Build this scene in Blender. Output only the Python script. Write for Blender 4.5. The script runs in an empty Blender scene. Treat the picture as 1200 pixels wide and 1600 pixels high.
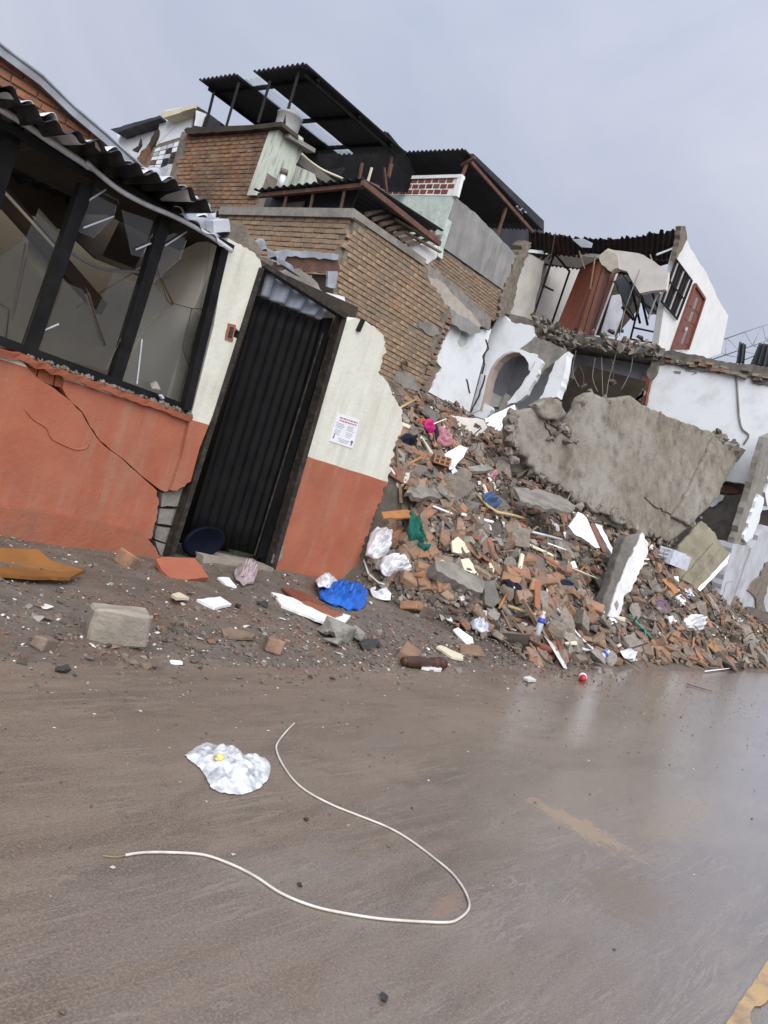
import bpy, bmesh, math, random
import numpy as np
from mathutils import Vector, Matrix, Euler, noise
RN = random.Random(11)
sc = bpy.context.scene
COL = sc.collection

# ------------------------------------------------------------------ camera
FPX, ROLL, YAW, PITCH, EYE = 1220.0, math.radians(17.5), math.radians(38.9), math.radians(2.1), 1.25
FW = Vector((math.cos(YAW)*math.cos(PITCH), math.sin(YAW)*math.cos(PITCH), -math.sin(PITCH)))
RT = Vector((math.sin(YAW), -math.cos(YAW), 0))
UP = RT.cross(FW)
CX = math.cos(ROLL)*RT + math.sin(ROLL)*UP
CY = math.cos(ROLL)*UP - math.sin(ROLL)*RT
EYEP = Vector((0, 0, EYE))
cd = bpy.data.cameras.new('camera'); cam = bpy.data.objects.new('camera', cd); COL.objects.link(cam)
m = Matrix.Identity(4)
for i in range(3):
    m[i][0], m[i][1], m[i][2], m[i][3] = CX[i], CY[i], -FW[i], EYEP[i]
cam.matrix_world = m
cd.sensor_fit = 'VERTICAL'; cd.sensor_height = 24.0; cd.lens = FPX/1600*24.0
cd.clip_start = 0.05; cd.clip_end = 2000
sc.camera = cam

# ------------------------------------------------------------------ world and sun (overcast)
SUN_EL, SUN_AZ = math.radians(42), math.radians(-128)     # azimuth of the sun as seen in the xy plane
wd = bpy.data.worlds.new('World'); sc.world = wd; wd.use_nodes = True
nt = wd.node_tree; nt.nodes.clear()
def wn(t, **k):
    n = nt.nodes.new(t)
    for a, b in k.items(): setattr(n, a, b)
    return n
out = wn('ShaderNodeOutputWorld'); bg = wn('ShaderNodeBackground'); bg.inputs['Strength'].default_value = 0.1
sky = wn('ShaderNodeTexSky', sky_type='NISHITA'); sky.sun_disc = False
sky.sun_elevation = SUN_EL; sky.sun_rotation = math.pi/2 - SUN_AZ
tc = wn('ShaderNodeTexCoord'); sp = wn('ShaderNodeSeparateXYZ')
nz = wn('ShaderNodeTexNoise'); nz.inputs['Scale'].default_value = 2.3; nz.inputs['Detail'].default_value = 5; nz.inputs['Roughness'].default_value = .5
nz.inputs['Distortion'].default_value = .9
rp = wn('ShaderNodeValToRGB')
rp.color_ramp.elements[0].position = .34; rp.color_ramp.elements[0].color = (.63, .70, .87, 1)
rp.color_ramp.elements[1].position = .66; rp.color_ramp.elements[1].color = (.82, .85, 1.0, 1)
grad = wn('ShaderNodeMapRange'); grad.interpolation_type = 'SMOOTHSTEP'; grad.inputs[1].default_value = .1; grad.inputs[2].default_value = 1
grad.inputs[3].default_value = 2.75; grad.inputs[4].default_value = 4.2
mul = wn('ShaderNodeVectorMath', operation='SCALE'); mix = wn('ShaderNodeMixRGB'); mix.inputs[0].default_value = .975
L = nt.links.new
L(tc.outputs['Generated'], nz.inputs['Vector']); L(tc.outputs['Generated'], sp.inputs[0])
L(nz.outputs['Fac'], rp.inputs[0]); L(sp.outputs['Z'], grad.inputs[0]); L(rp.outputs[0], mul.inputs[0]); L(grad.outputs[0], mul.inputs['Scale'])
L(sky.outputs[0], mix.inputs[1]); L(mul.outputs[0], mix.inputs[2]); L(mix.outputs[0], bg.inputs['Color']); L(bg.outputs[0], out.inputs[0])
sl = bpy.data.lights.new('sun', 'SUN'); sl.energy = 1.5; sl.angle = math.radians(70); sl.color = (1, .985, .96)
so = bpy.data.objects.new('sun', sl); COL.objects.link(so)
sd = Vector((math.cos(SUN_EL)*math.cos(SUN_AZ), math.cos(SUN_EL)*math.sin(SUN_AZ), math.sin(SUN_EL)))
so.rotation_euler = (-sd).to_track_quat('-Z', 'Y').to_euler(); so.location = sd*40
sc.view_settings.view_transform = 'Standard'; sc.view_settings.look = 'None'
sc.view_settings.exposure = 1.3; sc.view_settings.gamma = 1; sc.view_settings.use_curve_mapping = False
sc.cycles.max_bounces = 6; sc.cycles.diffuse_bounces = 3; sc.cycles.glossy_bounces = 3; sc.cycles.transparent_max_bounces = 12
sc.cycles.use_denoising = True

# ------------------------------------------------------------------ measuring helpers: a sight line met with a plane of the place
def ray(px, py): return FW + ((px-600)*CX - (py-800)*CY)/FPX
def P(px, py, ax, val):
    d = ray(px, py); i = 'xyz'.index(ax); t = (val-EYEP[i])/d[i]
    return EYEP + d*t
def PP(px, py, pt, n):
    d = ray(px, py); t = (pt-EYEP).dot(n)/d.dot(n)
    return EYEP + d*t
def sstep(a, b, x):
    t = max(0., min(1., (x-a)/(b-a))); return t*t*(3-2*t)
PROF = [(-1, -.06), (0, .0), (.5, .2), (1.2, .72), (2, 1.3), (3, 1.85), (5, 2.75), (9.2, 3.55), (20, 3.7)]
def prof(s):
    for (a, b), (c, d) in zip(PROF, PROF[1:]):
        if s <= c: return b + (d-b)*max(0, (s-a))/(c-a)
    return PROF[-1][1]
DENT = None      # the hollow under the broken floor crust
def heap(x, y):
    e = 3.25 + .18*noise.noise(Vector((x*.7, 3.3, 0)))
    h = prof(y-e)
    f = sstep(5.9, 7.3, x) if y < 5.36 else sstep(5.2, 6.3, x)
    h *= f*(1-.28*sstep(17, 20, x)*sstep(9, 6, y))
    amp = f*sstep(-.2, .8, y-e)
    h += amp*(.2*noise.noise(Vector((x*1.3, y*1.3, 1.7))) + .12*noise.noise(Vector((x*3.4, y*3.4, 9.))) + .045*noise.noise(Vector((x*8, y*8, 4.))))
    if DENT: h -= .55*math.exp(-((x-DENT.x)/.95)**2-((y-DENT.y)/.34)**2)
    return max(h, -.1)
def pave(x, y):
    y = y + .22*noise.noise(Vector((x*1.3, y*1.5, 8.))) + .1*noise.noise(Vector((x*4.3, y*4.5, 8.)))
    return -.012 + .11*sstep(2.95, 4.3, y) + .05*sstep(4.3, 5.3, y)*(.5+noise.noise(Vector((x*1.1, y*2, 5.)))) + .012*noise.noise(Vector((x*6, y*6, 2.)))*sstep(3.1, 3.6, y)
def ground(x, y):
    g = 0.0
    if y > 2.75: g = max(0., pave(x, y), heap(x, y))
    return g
def HP(px, py):
    d = ray(px, py); t = 1.5
    while t < 60:
        p = EYEP + d*t
        if p.z <= ground(p.x, p.y):
            a, b = t-.05, t
            for _ in range(8):
                mdl = (a+b)/2; q = EYEP+d*mdl
                if q.z <= ground(q.x, q.y): b = mdl
                else: a = mdl
            return EYEP + d*b
        t += .05
    return EYEP + d*20
def hn(x, y):
    e = .08
    return Vector((ground(x-e, y)-ground(x+e, y), ground(x, y-e)-ground(x, y+e), 2*e)).normalized()

DENT = HP(846, 806)
# ------------------------------------------------------------------ materials
MATS = {}
def mat(name, c1, c2=None, scale=4., rough=.75, bump=.25, bscale=40., dirt=None, dfac=.5, dscale=1.3, streak=False, metal=0., ramp=None, spec=.35, rough2=None, two=None, wpos=None):
    """procedural: two tones broken by noise, dirt in patches or streaks, fine relief; ramp = random tone per piece"""
    if name in MATS: return MATS[name]
    mt = bpy.data.materials.new(name); mt.use_nodes = True; t = mt.node_tree; ns = t.nodes; lk = t.links.new
    b = ns['Principled BSDF']; b.inputs['Roughness'].default_value = rough; b.inputs['Metallic'].default_value = metal
    b.inputs['Specular IOR Level'].default_value = spec
    co = ns.new('ShaderNodeTexCoord'); V = co.outputs['Object']
    n1 = ns.new('ShaderNodeTexNoise'); n1.inputs['Scale'].default_value = scale; n1.inputs['Detail'].default_value = 6; n1.inputs['Roughness'].default_value = .6; lk(V, n1.inputs['Vector'])
    mr = ns.new('ShaderNodeMapRange'); mr.inputs[1].default_value = .35; mr.inputs[2].default_value = .65; lk(n1.outputs['Fac'], mr.inputs[0])
    mx = ns.new('ShaderNodeMixRGB'); lk(mr.outputs[0], mx.inputs[0])
    c2 = c2 or tuple(v*.75 for v in c1)
    mx.inputs[1].default_value = (*c1, 1); mx.inputs[2].default_value = (*c2, 1)
    cur = mx.outputs[0]
    if ramp:
        oi = ns.new('ShaderNodeObjectInfo'); ge = ns.new('ShaderNodeNewGeometry')
        ad = ns.new('ShaderNodeMath'); ad.operation = 'ADD'; lk(oi.outputs['Random'], ad.inputs[0]); lk(ge.outputs['Random Per Island'], ad.inputs[1])
        fr = ns.new('ShaderNodeMath'); fr.operation = 'FRACT'; lk(ad.outputs[0], fr.inputs[0])
        cr = ns.new('ShaderNodeValToRGB'); cr.color_ramp.interpolation = 'LINEAR'; el = cr.color_ramp.elements
        while len(el) < len(ramp): el.new(.5)
        for k, c in enumerate(ramp): el[k].position = k/(len(ramp)-1); el[k].color = (*c, 1)
        lk(fr.outputs[0], cr.inputs[0])
        m2 = ns.new('ShaderNodeMixRGB'); m2.blend_type = 'MULTIPLY'; m2.inputs[0].default_value = 1; lk(cr.outputs[0], m2.inputs[1]); lk(cur, m2.inputs[2]); cur = m2.outputs[0]
    if two:      # painted dado: second paint below a height
        zc, cl1, cl2 = two
        ge2 = ns.new('ShaderNodeNewGeometry'); sx = ns.new('ShaderNodeSeparateXYZ'); lk(ge2.outputs['Position'], sx.inputs[0])
        nn = ns.new('ShaderNodeTexNoise'); nn.inputs['Scale'].default_value = 3; lk(V, nn.inputs['Vector'])
        ma = ns.new('ShaderNodeMath'); ma.operation = 'MULTIPLY_ADD'; ma.inputs[1].default_value = .02; lk(nn.outputs['Fac'], ma.inputs[0]); lk(sx.outputs['Z'], ma.inputs[2])
        lt = ns.new('ShaderNodeMath'); lt.operation = 'LESS_THAN'; lt.inputs[1].default_value = zc+.01; lk(ma.outputs[0], lt.inputs[0])
        mo = ns.new('ShaderNodeMixRGB'); lk(mr.outputs[0], mo.inputs[0]); mo.inputs[1].default_value = (*cl1, 1); mo.inputs[2].default_value = (*cl2, 1)
        m3 = ns.new('ShaderNodeMixRGB'); lk(lt.outputs[0], m3.inputs[0]); lk(cur, m3.inputs[1]); lk(mo.outputs[0], m3.inputs[2]); cur = m3.outputs[0]
    if dirt:
        n2 = ns.new('ShaderNodeTexNoise'); n2.inputs['Detail'].default_value = 8; n2.inputs['Roughness'].default_value = .65; n2.inputs['Scale'].default_value = dscale
        if streak:
            mp = ns.new('ShaderNodeMapping'); mp.inputs['Scale'].default_value = (5, 5, .7); lk(V, mp.inputs[0]); lk(mp.outputs[0], n2.inputs['Vector'])
        else: lk(V, n2.inputs['Vector'])
        m4 = ns.new('ShaderNodeMapRange'); m4.inputs[1].default_value = .48; m4.inputs[2].default_value = .68; m4.inputs[4].default_value = dfac; lk(n2.outputs['Fac'], m4.inputs[0])
        m5 = ns.new('ShaderNodeMixRGB'); lk(m4.outputs[0], m5.inputs[0]); lk(cur, m5.inputs[1]); m5.inputs[2].default_value = (*dirt, 1); cur = m5.outputs[0]
    if wpos:
        wc, wf, ws = wpos
        gp = ns.new('ShaderNodeNewGeometry'); nw = ns.new('ShaderNodeTexNoise'); nw.inputs['Scale'].default_value = ws; nw.inputs['Detail'].default_value = 8; nw.inputs['Roughness'].default_value = .68; lk(gp.outputs['Position'], nw.inputs['Vector'])
        mw = ns.new('ShaderNodeMapRange'); mw.inputs[1].default_value = .42; mw.inputs[2].default_value = .66; mw.inputs[4].default_value = wf; lk(nw.outputs['Fac'], mw.inputs[0])
        mq = ns.new('ShaderNodeMixRGB'); lk(mw.outputs[0], mq.inputs[0]); lk(cur, mq.inputs[1]); mq.inputs[2].default_value = (*wc, 1); cur = mq.outputs[0]
    lk(cur, b.inputs['Base Color'])
    if rough2 is not None:
        n5 = ns.new('ShaderNodeTexNoise'); n5.inputs['Scale'].default_value = scale*.7; n5.inputs['Detail'].default_value = 5; lk(V, n5.inputs['Vector'])
        m6 = ns.new('ShaderNodeMapRange'); m6.inputs[1].default_value = .35; m6.inputs[2].default_value = .65; m6.inputs[3].default_value = rough; m6.inputs[4].default_value = rough2
        lk(n5.outputs['Fac'], m6.inputs[0]); lk(m6.outputs[0], b.inputs['Roughness'])
    if bump:
        n3 = ns.new('ShaderNodeTexNoise'); n3.inputs['Scale'].default_value = bscale; n3.inputs['Detail'].default_value = 7; n3.inputs['Roughness'].default_value = .65; lk(V, n3.inputs['Vector'])
        bp = ns.new('ShaderNodeBump'); bp.inputs['Strength'].default_value = bump; bp.inputs['Distance'].default_value = .02; lk(n3.outputs['Fac'], bp.inputs['Height']); lk(bp.outputs[0], b.inputs['Normal'])
    MATS[name] = mt
    return mt
OR1, OR2 = (.39, .128, .072), (.325, .10, .055)
M_dado = mat('painted plaster cream over orange', (.70, .70, .61), (.64, .64, .55), 3, .75, .28, 24, dirt=(.34, .27, .2), dfac=.3, dscale=1.6, streak=True, two=(1.262, OR1, OR2), wpos=((.30, .2, .14), .14, 2.2))
M_orange = mat('orange plaster', OR1, OR2, 2.5, .7, .3, 25, dirt=(.25, .09, .05), dfac=.45, dscale=1.2)
M_plinth = mat('rust orange plinth paint', (.31, .10, .055), (.36, .14, .085), 3, .6, .4, 18, dirt=(.17, .085, .06), dfac=.8, dscale=3)
M_black = mat('black painted steel', (.009, .009, .010), (.016, .016, .017), 6, .5, .12, 60, dirt=(.04, .032, .025), dfac=.2, dscale=5, spec=.1)
M_door = mat('matt black door steel', (.0035, .0035, .004), (.007, .007, .0075), 6, .6, .1, 60, dirt=(.02, .017, .014), dfac=.2, dscale=7, spec=.12)
M_dooredge = mat('chipped black steel frame', (.014, .013, .012), (.035, .026, .02), 9, .6, .3, 50, dirt=(.2, .16, .13), dfac=.22, dscale=20)
M_dark = mat('dark corrugated roofing', (.035, .036, .042), (.022, .023, .028), 3, .55, .2, 40, dirt=(.075, .075, .08), dfac=.5, dscale=1.5)
M_darkrust = mat('dark rusty roofing', (.04, .032, .03), (.022, .02, .02), 4, .7, .3, 30, dirt=(.11, .055, .04), dfac=.6, dscale=2.5)
M_galv = mat('galvanised sheet', (.40, .43, .48), (.30, .32, .36), 3, .35, .15, 25, metal=.2, dirt=(.2, .16, .14), dfac=.4, dscale=3)
M_flash = mat('bright metal flashing', (.66, .68, .71), (.50, .51, .54), 5, .33, .2, 20, metal=.15, dirt=(.2, .17, .15), dfac=.5, dscale=4)
M_trans = mat('white translucent roofing', (.80, .82, .84), (.68, .7, .72), 2, .5, .05, 30, dirt=(.45, .45, .45), dfac=.4)
_t = M_trans.node_tree; _b = _t.nodes['Principled BSDF']; _tr = _t.nodes.new('ShaderNodeBsdfTranslucent'); _tr.inputs[0].default_value = (.85, .88, .92, 1); _ms = _t.nodes.new('ShaderNodeMixShader'); _ms.inputs[0].default_value = .75
_t.links.new(_b.outputs[0], _ms.inputs[1]); _t.links.new(_tr.outputs[0], _ms.inputs[2]); _t.links.new(_ms.outputs[0], _t.nodes['Material Output'].inputs[0])
M_rust = mat('rusted steel', (.15, .075, .055), (.09, .05, .04), 7, .7, .3, 40, dirt=(.25, .12, .07), dfac=.5, dscale=6)
M_brick = mat('tan wall brick', (1, 1, 1), (.72, .70, .68), 14, .85, .5, 60, ramp=[(.38, .26, .155), (.43, .31, .195), (.33, .225, .14), (.41, .29, .19), (.30, .21, .14), (.45, .30, .185), (.36, .215, .13)], dirt=(.18, .145, .115), dfac=.5, dscale=7, wpos=((.20, .165, .13), .6, 1.6))
M_brickred = mat('weathered red brick', (1, 1, 1), (.7, .68, .66), 12, .85, .5, 60, ramp=[(.35, .175, .095), (.39, .22, .125), (.29, .165, .10), (.40, .25, .15), (.31, .19, .115), (.40, .175, .095)], dirt=(.09, .07, .055), dfac=.5, dscale=6, wpos=((.06, .05, .042), .7, 1.3))
M_gable = mat('orange red gable brick', (1, 1, 1), (.7, .68, .66), 12, .85, .5, 60, ramp=[(.42, .16, .085), (.46, .2, .11), (.36, .13, .075), (.44, .22, .13)], wpos=((.05, .043, .038), .8, 1.6))
M_lattice = mat('dark red screen brick', (1, 1, 1), (.75, .7, .7), 14, .8, .4, 60, ramp=[(.2, .065, .045), (.25, .085, .055), (.16, .06, .045), (.27, .11, .075)])
M_mortar = mat('grey mortar', (.25, .215, .17), (.165, .14, .115), 9, .95, .6, 40, dirt=(.07, .06, .05), dfac=.6, dscale=3)
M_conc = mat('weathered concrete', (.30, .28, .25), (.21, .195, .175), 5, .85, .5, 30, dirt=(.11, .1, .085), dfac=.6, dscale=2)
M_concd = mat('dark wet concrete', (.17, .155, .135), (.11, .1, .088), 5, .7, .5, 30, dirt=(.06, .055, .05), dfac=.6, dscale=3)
M_slab = mat('mottled slab concrete', (.29, .27, .23), (.165, .132, .092), .8, .85, 1., 22, dirt=(.085, .072, .055), dfac=.8, dscale=3., wpos=((.30, .285, .25), .55, 5))
M_slab2 = mat('olive stained slab concrete', (.25, .225, .165), (.18, .16, .11), 2.2, .85, .45, 22, dirt=(.11, .095, .07), dfac=.7, dscale=1.6)
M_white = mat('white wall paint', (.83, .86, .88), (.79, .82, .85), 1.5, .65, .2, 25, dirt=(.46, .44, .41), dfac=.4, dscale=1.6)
M_whitec = mat('white gable paint', (.80, .80, .79), (.74, .74, .73), 1.5, .7, .15, 25, dirt=(.5, .5, .48), dfac=.25, dscale=2)
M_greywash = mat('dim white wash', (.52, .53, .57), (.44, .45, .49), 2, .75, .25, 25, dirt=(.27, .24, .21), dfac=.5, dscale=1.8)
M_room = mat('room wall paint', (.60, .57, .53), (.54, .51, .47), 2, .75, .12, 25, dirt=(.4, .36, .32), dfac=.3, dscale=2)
M_grey = mat('grey cement render', (.33, .32, .31), (.24, .235, .23), 2.2, .85, .35, 25, dirt=(.15, .145, .135), dfac=.6, dscale=1.2, streak=True)
M_mint = mat('mint lime wash', (.56, .63, .58), (.45, .52, .47), 6, .85, .8, 10, dirt=(.25, .28, .25), dfac=.5, dscale=5)
M_green = mat('pale green mouldy render', (.60, .63, .54), (.53, .565, .48), 2, .85, .3, 25, dirt=(.07, .075, .06), dfac=.8, dscale=2.2, streak=True)
M_wood = mat('reddish varnished wood', (.20, .062, .036), (.15, .045, .027), 8, .4, .1, 30, spec=.5)
M_wood2 = mat('light varnished wood', (.30, .115, .06), (.25, .09, .045), 8, .4, .1, 30)
M_oldwood = mat('old weathered wood', (.25, .18, .125), (.17, .12, .085), 10, .85, .4, 40, dirt=(.09, .07, .055), dfac=.5, dscale=6)
M_orwood = mat('orange plywood', (.42, .19, .07), (.33, .14, .05), 5, .6, .2, 30, dirt=(.16, .09, .05), dfac=.5, dscale=4)
M_ochre = mat('ochre painted board', (.27, .115, .028), (.21, .085, .02), 4, .45, .15, 30, dirt=(.16, .075, .03), dfac=.6, dscale=3)
M_interior = mat('interior beige wall', (.33, .28, .20), (.26, .22, .155), 2, .8, .2, 25, dirt=(.18, .15, .11), dfac=.4)
M_intdark = mat('dark brown and painted shade', (.06, .045, .032), (.035, .028, .022), 3, .9, .3, 25)  # flat dark tone, also painting the shade in openings, gaps and holes
M_creamin = mat('pale interior pillar', (.62, .58, .50), (.55, .51, .44), 2, .8, .15, 25)
M_rbrick = mat('rubble brick', (1, 1, 1), (.7, .67, .64), 12, .75, .55, 45, ramp=[(.30, .14, .08), (.37, .205, .12), (.25, .165, .115), (.39, .21, .125), (.31, .235, .17), (.19, .135, .10), (.35, .165, .095), (.26, .215, .175)], dirt=(.17, .145, .12), dfac=.75, dscale=6)
M_rconc = mat('rubble concrete', (1, 1, 1), (.7, .68, .66), 9, .85, .6, 40, ramp=[(.27, .245, .21), (.18, .16, .135), (.35, .32, .28), (.22, .19, .155), (.31, .27, .22), (.14, .125, .11)], dirt=(.12, .1, .085), dfac=.5, dscale=5)
M_rmix = mat('mixed small rubble', (1, 1, 1), (.7, .68, .66), 9, .85, .5, 50, ramp=[(.22, .195, .165), (.25, .135, .09), (.13, .112, .095), (.27, .18, .13), (.18, .16, .135), (.36, .34, .30), (.16, .115, .09), (.24, .19, .155), (.09, .08, .07), (.2, .175, .15)])
M_flake = mat('white plaster flake', (1, 1, 1), (.85, .84, .83), 8, .75, .3, 40, ramp=[(.72, .72, .71), (.6, .57, .5), (.76, .77, .79), (.5, .48, .44)], dirt=(.3, .26, .22), dfac=.35, dscale=8)
M_soil = mat('rubble dust and soil', (.12, .10, .082), (.065, .055, .046), 6, .9, 1., 18, dirt=(.17, .135, .105), dfac=.5, dscale=3)  # soil darkened so the gaps between pieces read as shaded crevices
M_pave = mat('muddy pavement', (.165, .138, .112), (.112, .093, .076), 5, .5, .9, 24, dirt=(.18, .10, .068), dfac=.5, dscale=1.4, rough2=.75)
M_cream = mat('cream plaster fragment', (.68, .62, .46), (.6, .55, .4), 5, .75, .2, 30)
M_plastic = mat('white plastic film', (.78, .79, .82), (.66, .67, .71), 9, .3, .35, 30, spec=.5)
M_paper = mat('paper', (.78, .79, .82), (.72, .73, .77), 9, .7, .05, 30)
def flat(name, c, rough=.6, bump=.15, **k): return mat(name, c, tuple(v*.78 for v in c), 12, rough, bump, 40, **k)
M_blue = flat('bright blue tarpaulin', (.015, .13, .55), .35, .4)
M_teal = flat('bottle green cloth', (.012, .13, .095), .8, .4)
M_mag = flat('magenta cloth', (.62, .035, .22), .8, .4)
M_pink = flat('dusty pink cloth', (.58, .27, .32), .8, .4)
M_slate = flat('denim blue cloth', (.085, .14, .29), .85, .5)
M_navy = flat('navy cloth', (.02, .022, .045), .85, .5)
M_basin = flat('dark blue plastic', (.003, .005, .013), .55, .05, spec=.1)
M_lime = flat('pale green plastic', (.45, .6, .3), .4, .2)
M_gold = flat('yellowed moulding', (.52, .42, .20), .6, .2)
M_turq = flat('turquoise plastic', (.05, .38, .34), .45, .05)
M_purple = flat('faded purple board', (.15, .10, .14), .7, .1)
M_red = flat('red plastic', (.5, .03, .04), .4, .05)
M_cable = flat('white cable sheath', (.68, .65, .60), .5, .1, dirt=(.33, .27, .21), dfac=.6, dscale=9)
M_clearp = flat('clear cloudy plastic', (.55, .58, .65), .2, .1, spec=.6)
M_label = flat('blue bottle label', (.05, .09, .45), .4, .02)
M_stone = mat('dark basalt lump', (.07, .07, .072), (.04, .04, .042), 8, .8, .6, 30)
M_block = mat('old concrete block', (.36, .315, .26), (.27, .235, .195), 5, .9, .6, 30, dirt=(.18, .16, .14), dfac=.5, dscale=3)
M_glass = bpy.data.materials.new('dusty window glass'); M_glass.use_nodes = True
_t = M_glass.node_tree; _t.nodes.clear()
_o = _t.nodes.new('ShaderNodeOutputMaterial'); _a = _t.nodes.new('ShaderNodeBsdfTransparent'); _a.inputs[0].default_value = (.88, .89, .89, 1)
_g = _t.nodes.new('ShaderNodeBsdfGlossy'); _g.inputs['Roughness'].default_value = .06; _g.inputs[0].default_value = (.9, .9, .9, 1)
_d = _t.nodes.new('ShaderNodeBsdfDiffuse'); _d.inputs[0].default_value = (.42, .38, .32, 1)
_f = _t.nodes.new('ShaderNodeFresnel'); _f.inputs[0].default_value = 1.42
_x = _t.nodes.new('ShaderNodeMixShader'); _y = _t.nodes.new('ShaderNodeMixShader'); _y.inputs[0].default_value = .025
_t.links.new(_a.outputs[0], _y.inputs[1]); _t.links.new(_d.outputs[0], _y.inputs[2])
_t.links.new(_f.outputs[0], _x.inputs[0]); _t.links.new(_y.outputs[0], _x.inputs[1]); _t.links.new(_g.outputs[0], _x.inputs[2]); _t.links.new(_x.outputs[0], _o.inputs[0])

# ------------------------------------------------------------------ object helpers
def link(name, me, parent=None):
    o = bpy.data.objects.new(name, me); COL.objects.link(o)
    if parent is not None:
        o.parent = parent
        if parent.type == 'EMPTY': o.matrix_parent_inverse = Matrix.Translation(-parent.location)
    return o
def tag(o, label=None, cat=None, group=None, kind=None):
    if label: o['label'] = label
    if cat: o['category'] = cat
    if group: o['group'] = group
    if kind: o['kind'] = kind
    elif cat and 'kind' not in o: o['kind'] = 'thing'
    return o
def thing(name, label, cat, loc, group=None):
    o = bpy.data.objects.new(name, None); COL.objects.link(o); o.location = loc; o.empty_display_size = .1
    return tag(o, label, cat, group)
def mk(name, vs, fs, mt, parent=None, smooth=False):
    me = bpy.data.meshes.new(name); me.from_pydata([tuple(v) for v in vs], [], fs); me.materials.append(mt)
    if smooth: me.polygons.foreach_set('use_smooth', [True]*len(me.polygons))
    me.update()
    return link(name, me, parent)
def prism_data(pts, dv):
    n = len(pts); nr = Vector((0, 0, 0))
    for i in range(n): nr += Vector(pts[i]).cross(Vector(pts[(i+1) % n]))
    if nr.dot(dv) > 0: pts = pts[::-1]
    vs = [Vector(p) for p in pts] + [Vector(p)+dv for p in pts]
    fs = [list(range(n)), list(range(2*n-1, n-1, -1))] + [[i, i+n, (i+1) % n+n, (i+1) % n] for i in range(n)]
    return vs, fs
def prism(name, pts, dv, mt, parent=None):
    vs, fs = prism_data(list(pts), Vector(dv)); return mk(name, vs, fs, mt, parent)
def J(pts, amp=2., step=7., seed=0, closed=False):
    """break a pixel outline into an uneven edge"""
    r = random.Random(seed); o = []
    pr = list(zip(pts, pts[1:] + ([pts[0]] if closed else [])))
    for a, b in pr:
        d = math.hypot(b[0]-a[0], b[1]-a[1]); n = max(1, int(d/step))
        nx, ny = -(b[1]-a[1])/(d+1e-6), (b[0]-a[0])/(d+1e-6)
        for k in range(n):
            t = k/n; j = r.uniform(-amp, amp) if k else r.uniform(-amp, amp)*.4
            o.append((a[0]+(b[0]-a[0])*t+nx*j, a[1]+(b[1]-a[1])*t+ny*j))
    if not closed: o.append(pts[-1])
    return o
AX = {'x': Vector((1, 0, 0)), 'y': Vector((0, 1, 0)), 'z': Vector((0, 0, 1))}
def poly(name, px, ax, val, th, mt, parent=None):
    return prism(name, [P(a, b, ax, val) for a, b in px], AX[ax]*th, mt, parent)
def bar_data(p, q, w, h, up=Vector((0, 0, 1)), taper=1.):
    p, q = Vector(p), Vector(q); d = (q-p).normalized()
    s = d.cross(up)
    if s.length < 1e-3: s = d.cross(Vector((0, 1, 0)))
    s.normalize(); u = s.cross(d)
    vs = []
    for c, k in ((p, 1), (q, taper)):
        for a, b in ((-1, -1), (1, -1), (1, 1), (-1, 1)): vs.append(c + s*a*w/2*k + u*b*h/2*k)
    return vs, [[3, 2, 1, 0], [4, 5, 6, 7], [0, 1, 5, 4], [1, 2, 6, 5], [2, 3, 7, 6], [3, 0, 4, 7]]
def bar(name, p, q, w, h, mt, parent=None, **k): return mk(name, *bar_data(p, q, w, h, **k), mt, parent)
def tube_data(pts, r, n=8):
    pts = [Vector(p) for p in pts]; vs = []; fs = []
    rr = r if isinstance(r, (list, tuple)) else [r]*len(pts)
    for i, p in enumerate(pts):
        d = (pts[min(i+1, len(pts)-1)]-pts[max(i-1, 0)]).normalized()
        s = d.cross(Vector((0, 0, 1)))
        if s.length < 1e-2: s = d.cross(Vector((0, 1, 0)))
        s.normalize(); u = s.cross(d)
        for k in range(n):
            a = 2*math.pi*k/n; vs.append(p + (s*math.cos(a)+u*math.sin(a))*rr[i])
    for i in range(len(pts)-1):
        for k in range(n): fs.append([i*n+k, i*n+(k+1) % n, (i+1)*n+(k+1) % n, (i+1)*n+k])
    fs.append(list(range(n))[::-1]); fs.append([(len(pts)-1)*n+k for k in range(n)])
    return vs, fs
def tube(name, pts, r, mt, parent=None, n=8): return mk(name, *tube_data(pts, r, n), mt, parent, True)
def spline(pts, n=8):
    o = []; q = [pts[0]]+list(pts)+[pts[-1]]
    for i in range(1, len(q)-2):
        a, b, c, d = [Vector(v) for v in q[i-1:i+3]]
        for k in range(n):
            t = k/n; o.append(.5*((2*b)+(c-a)*t+(2*a-5*b+4*c-d)*t*t+(3*b-a-3*c+d)*t*t*t))
    o.append(Vector(pts[-1])); return o
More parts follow.
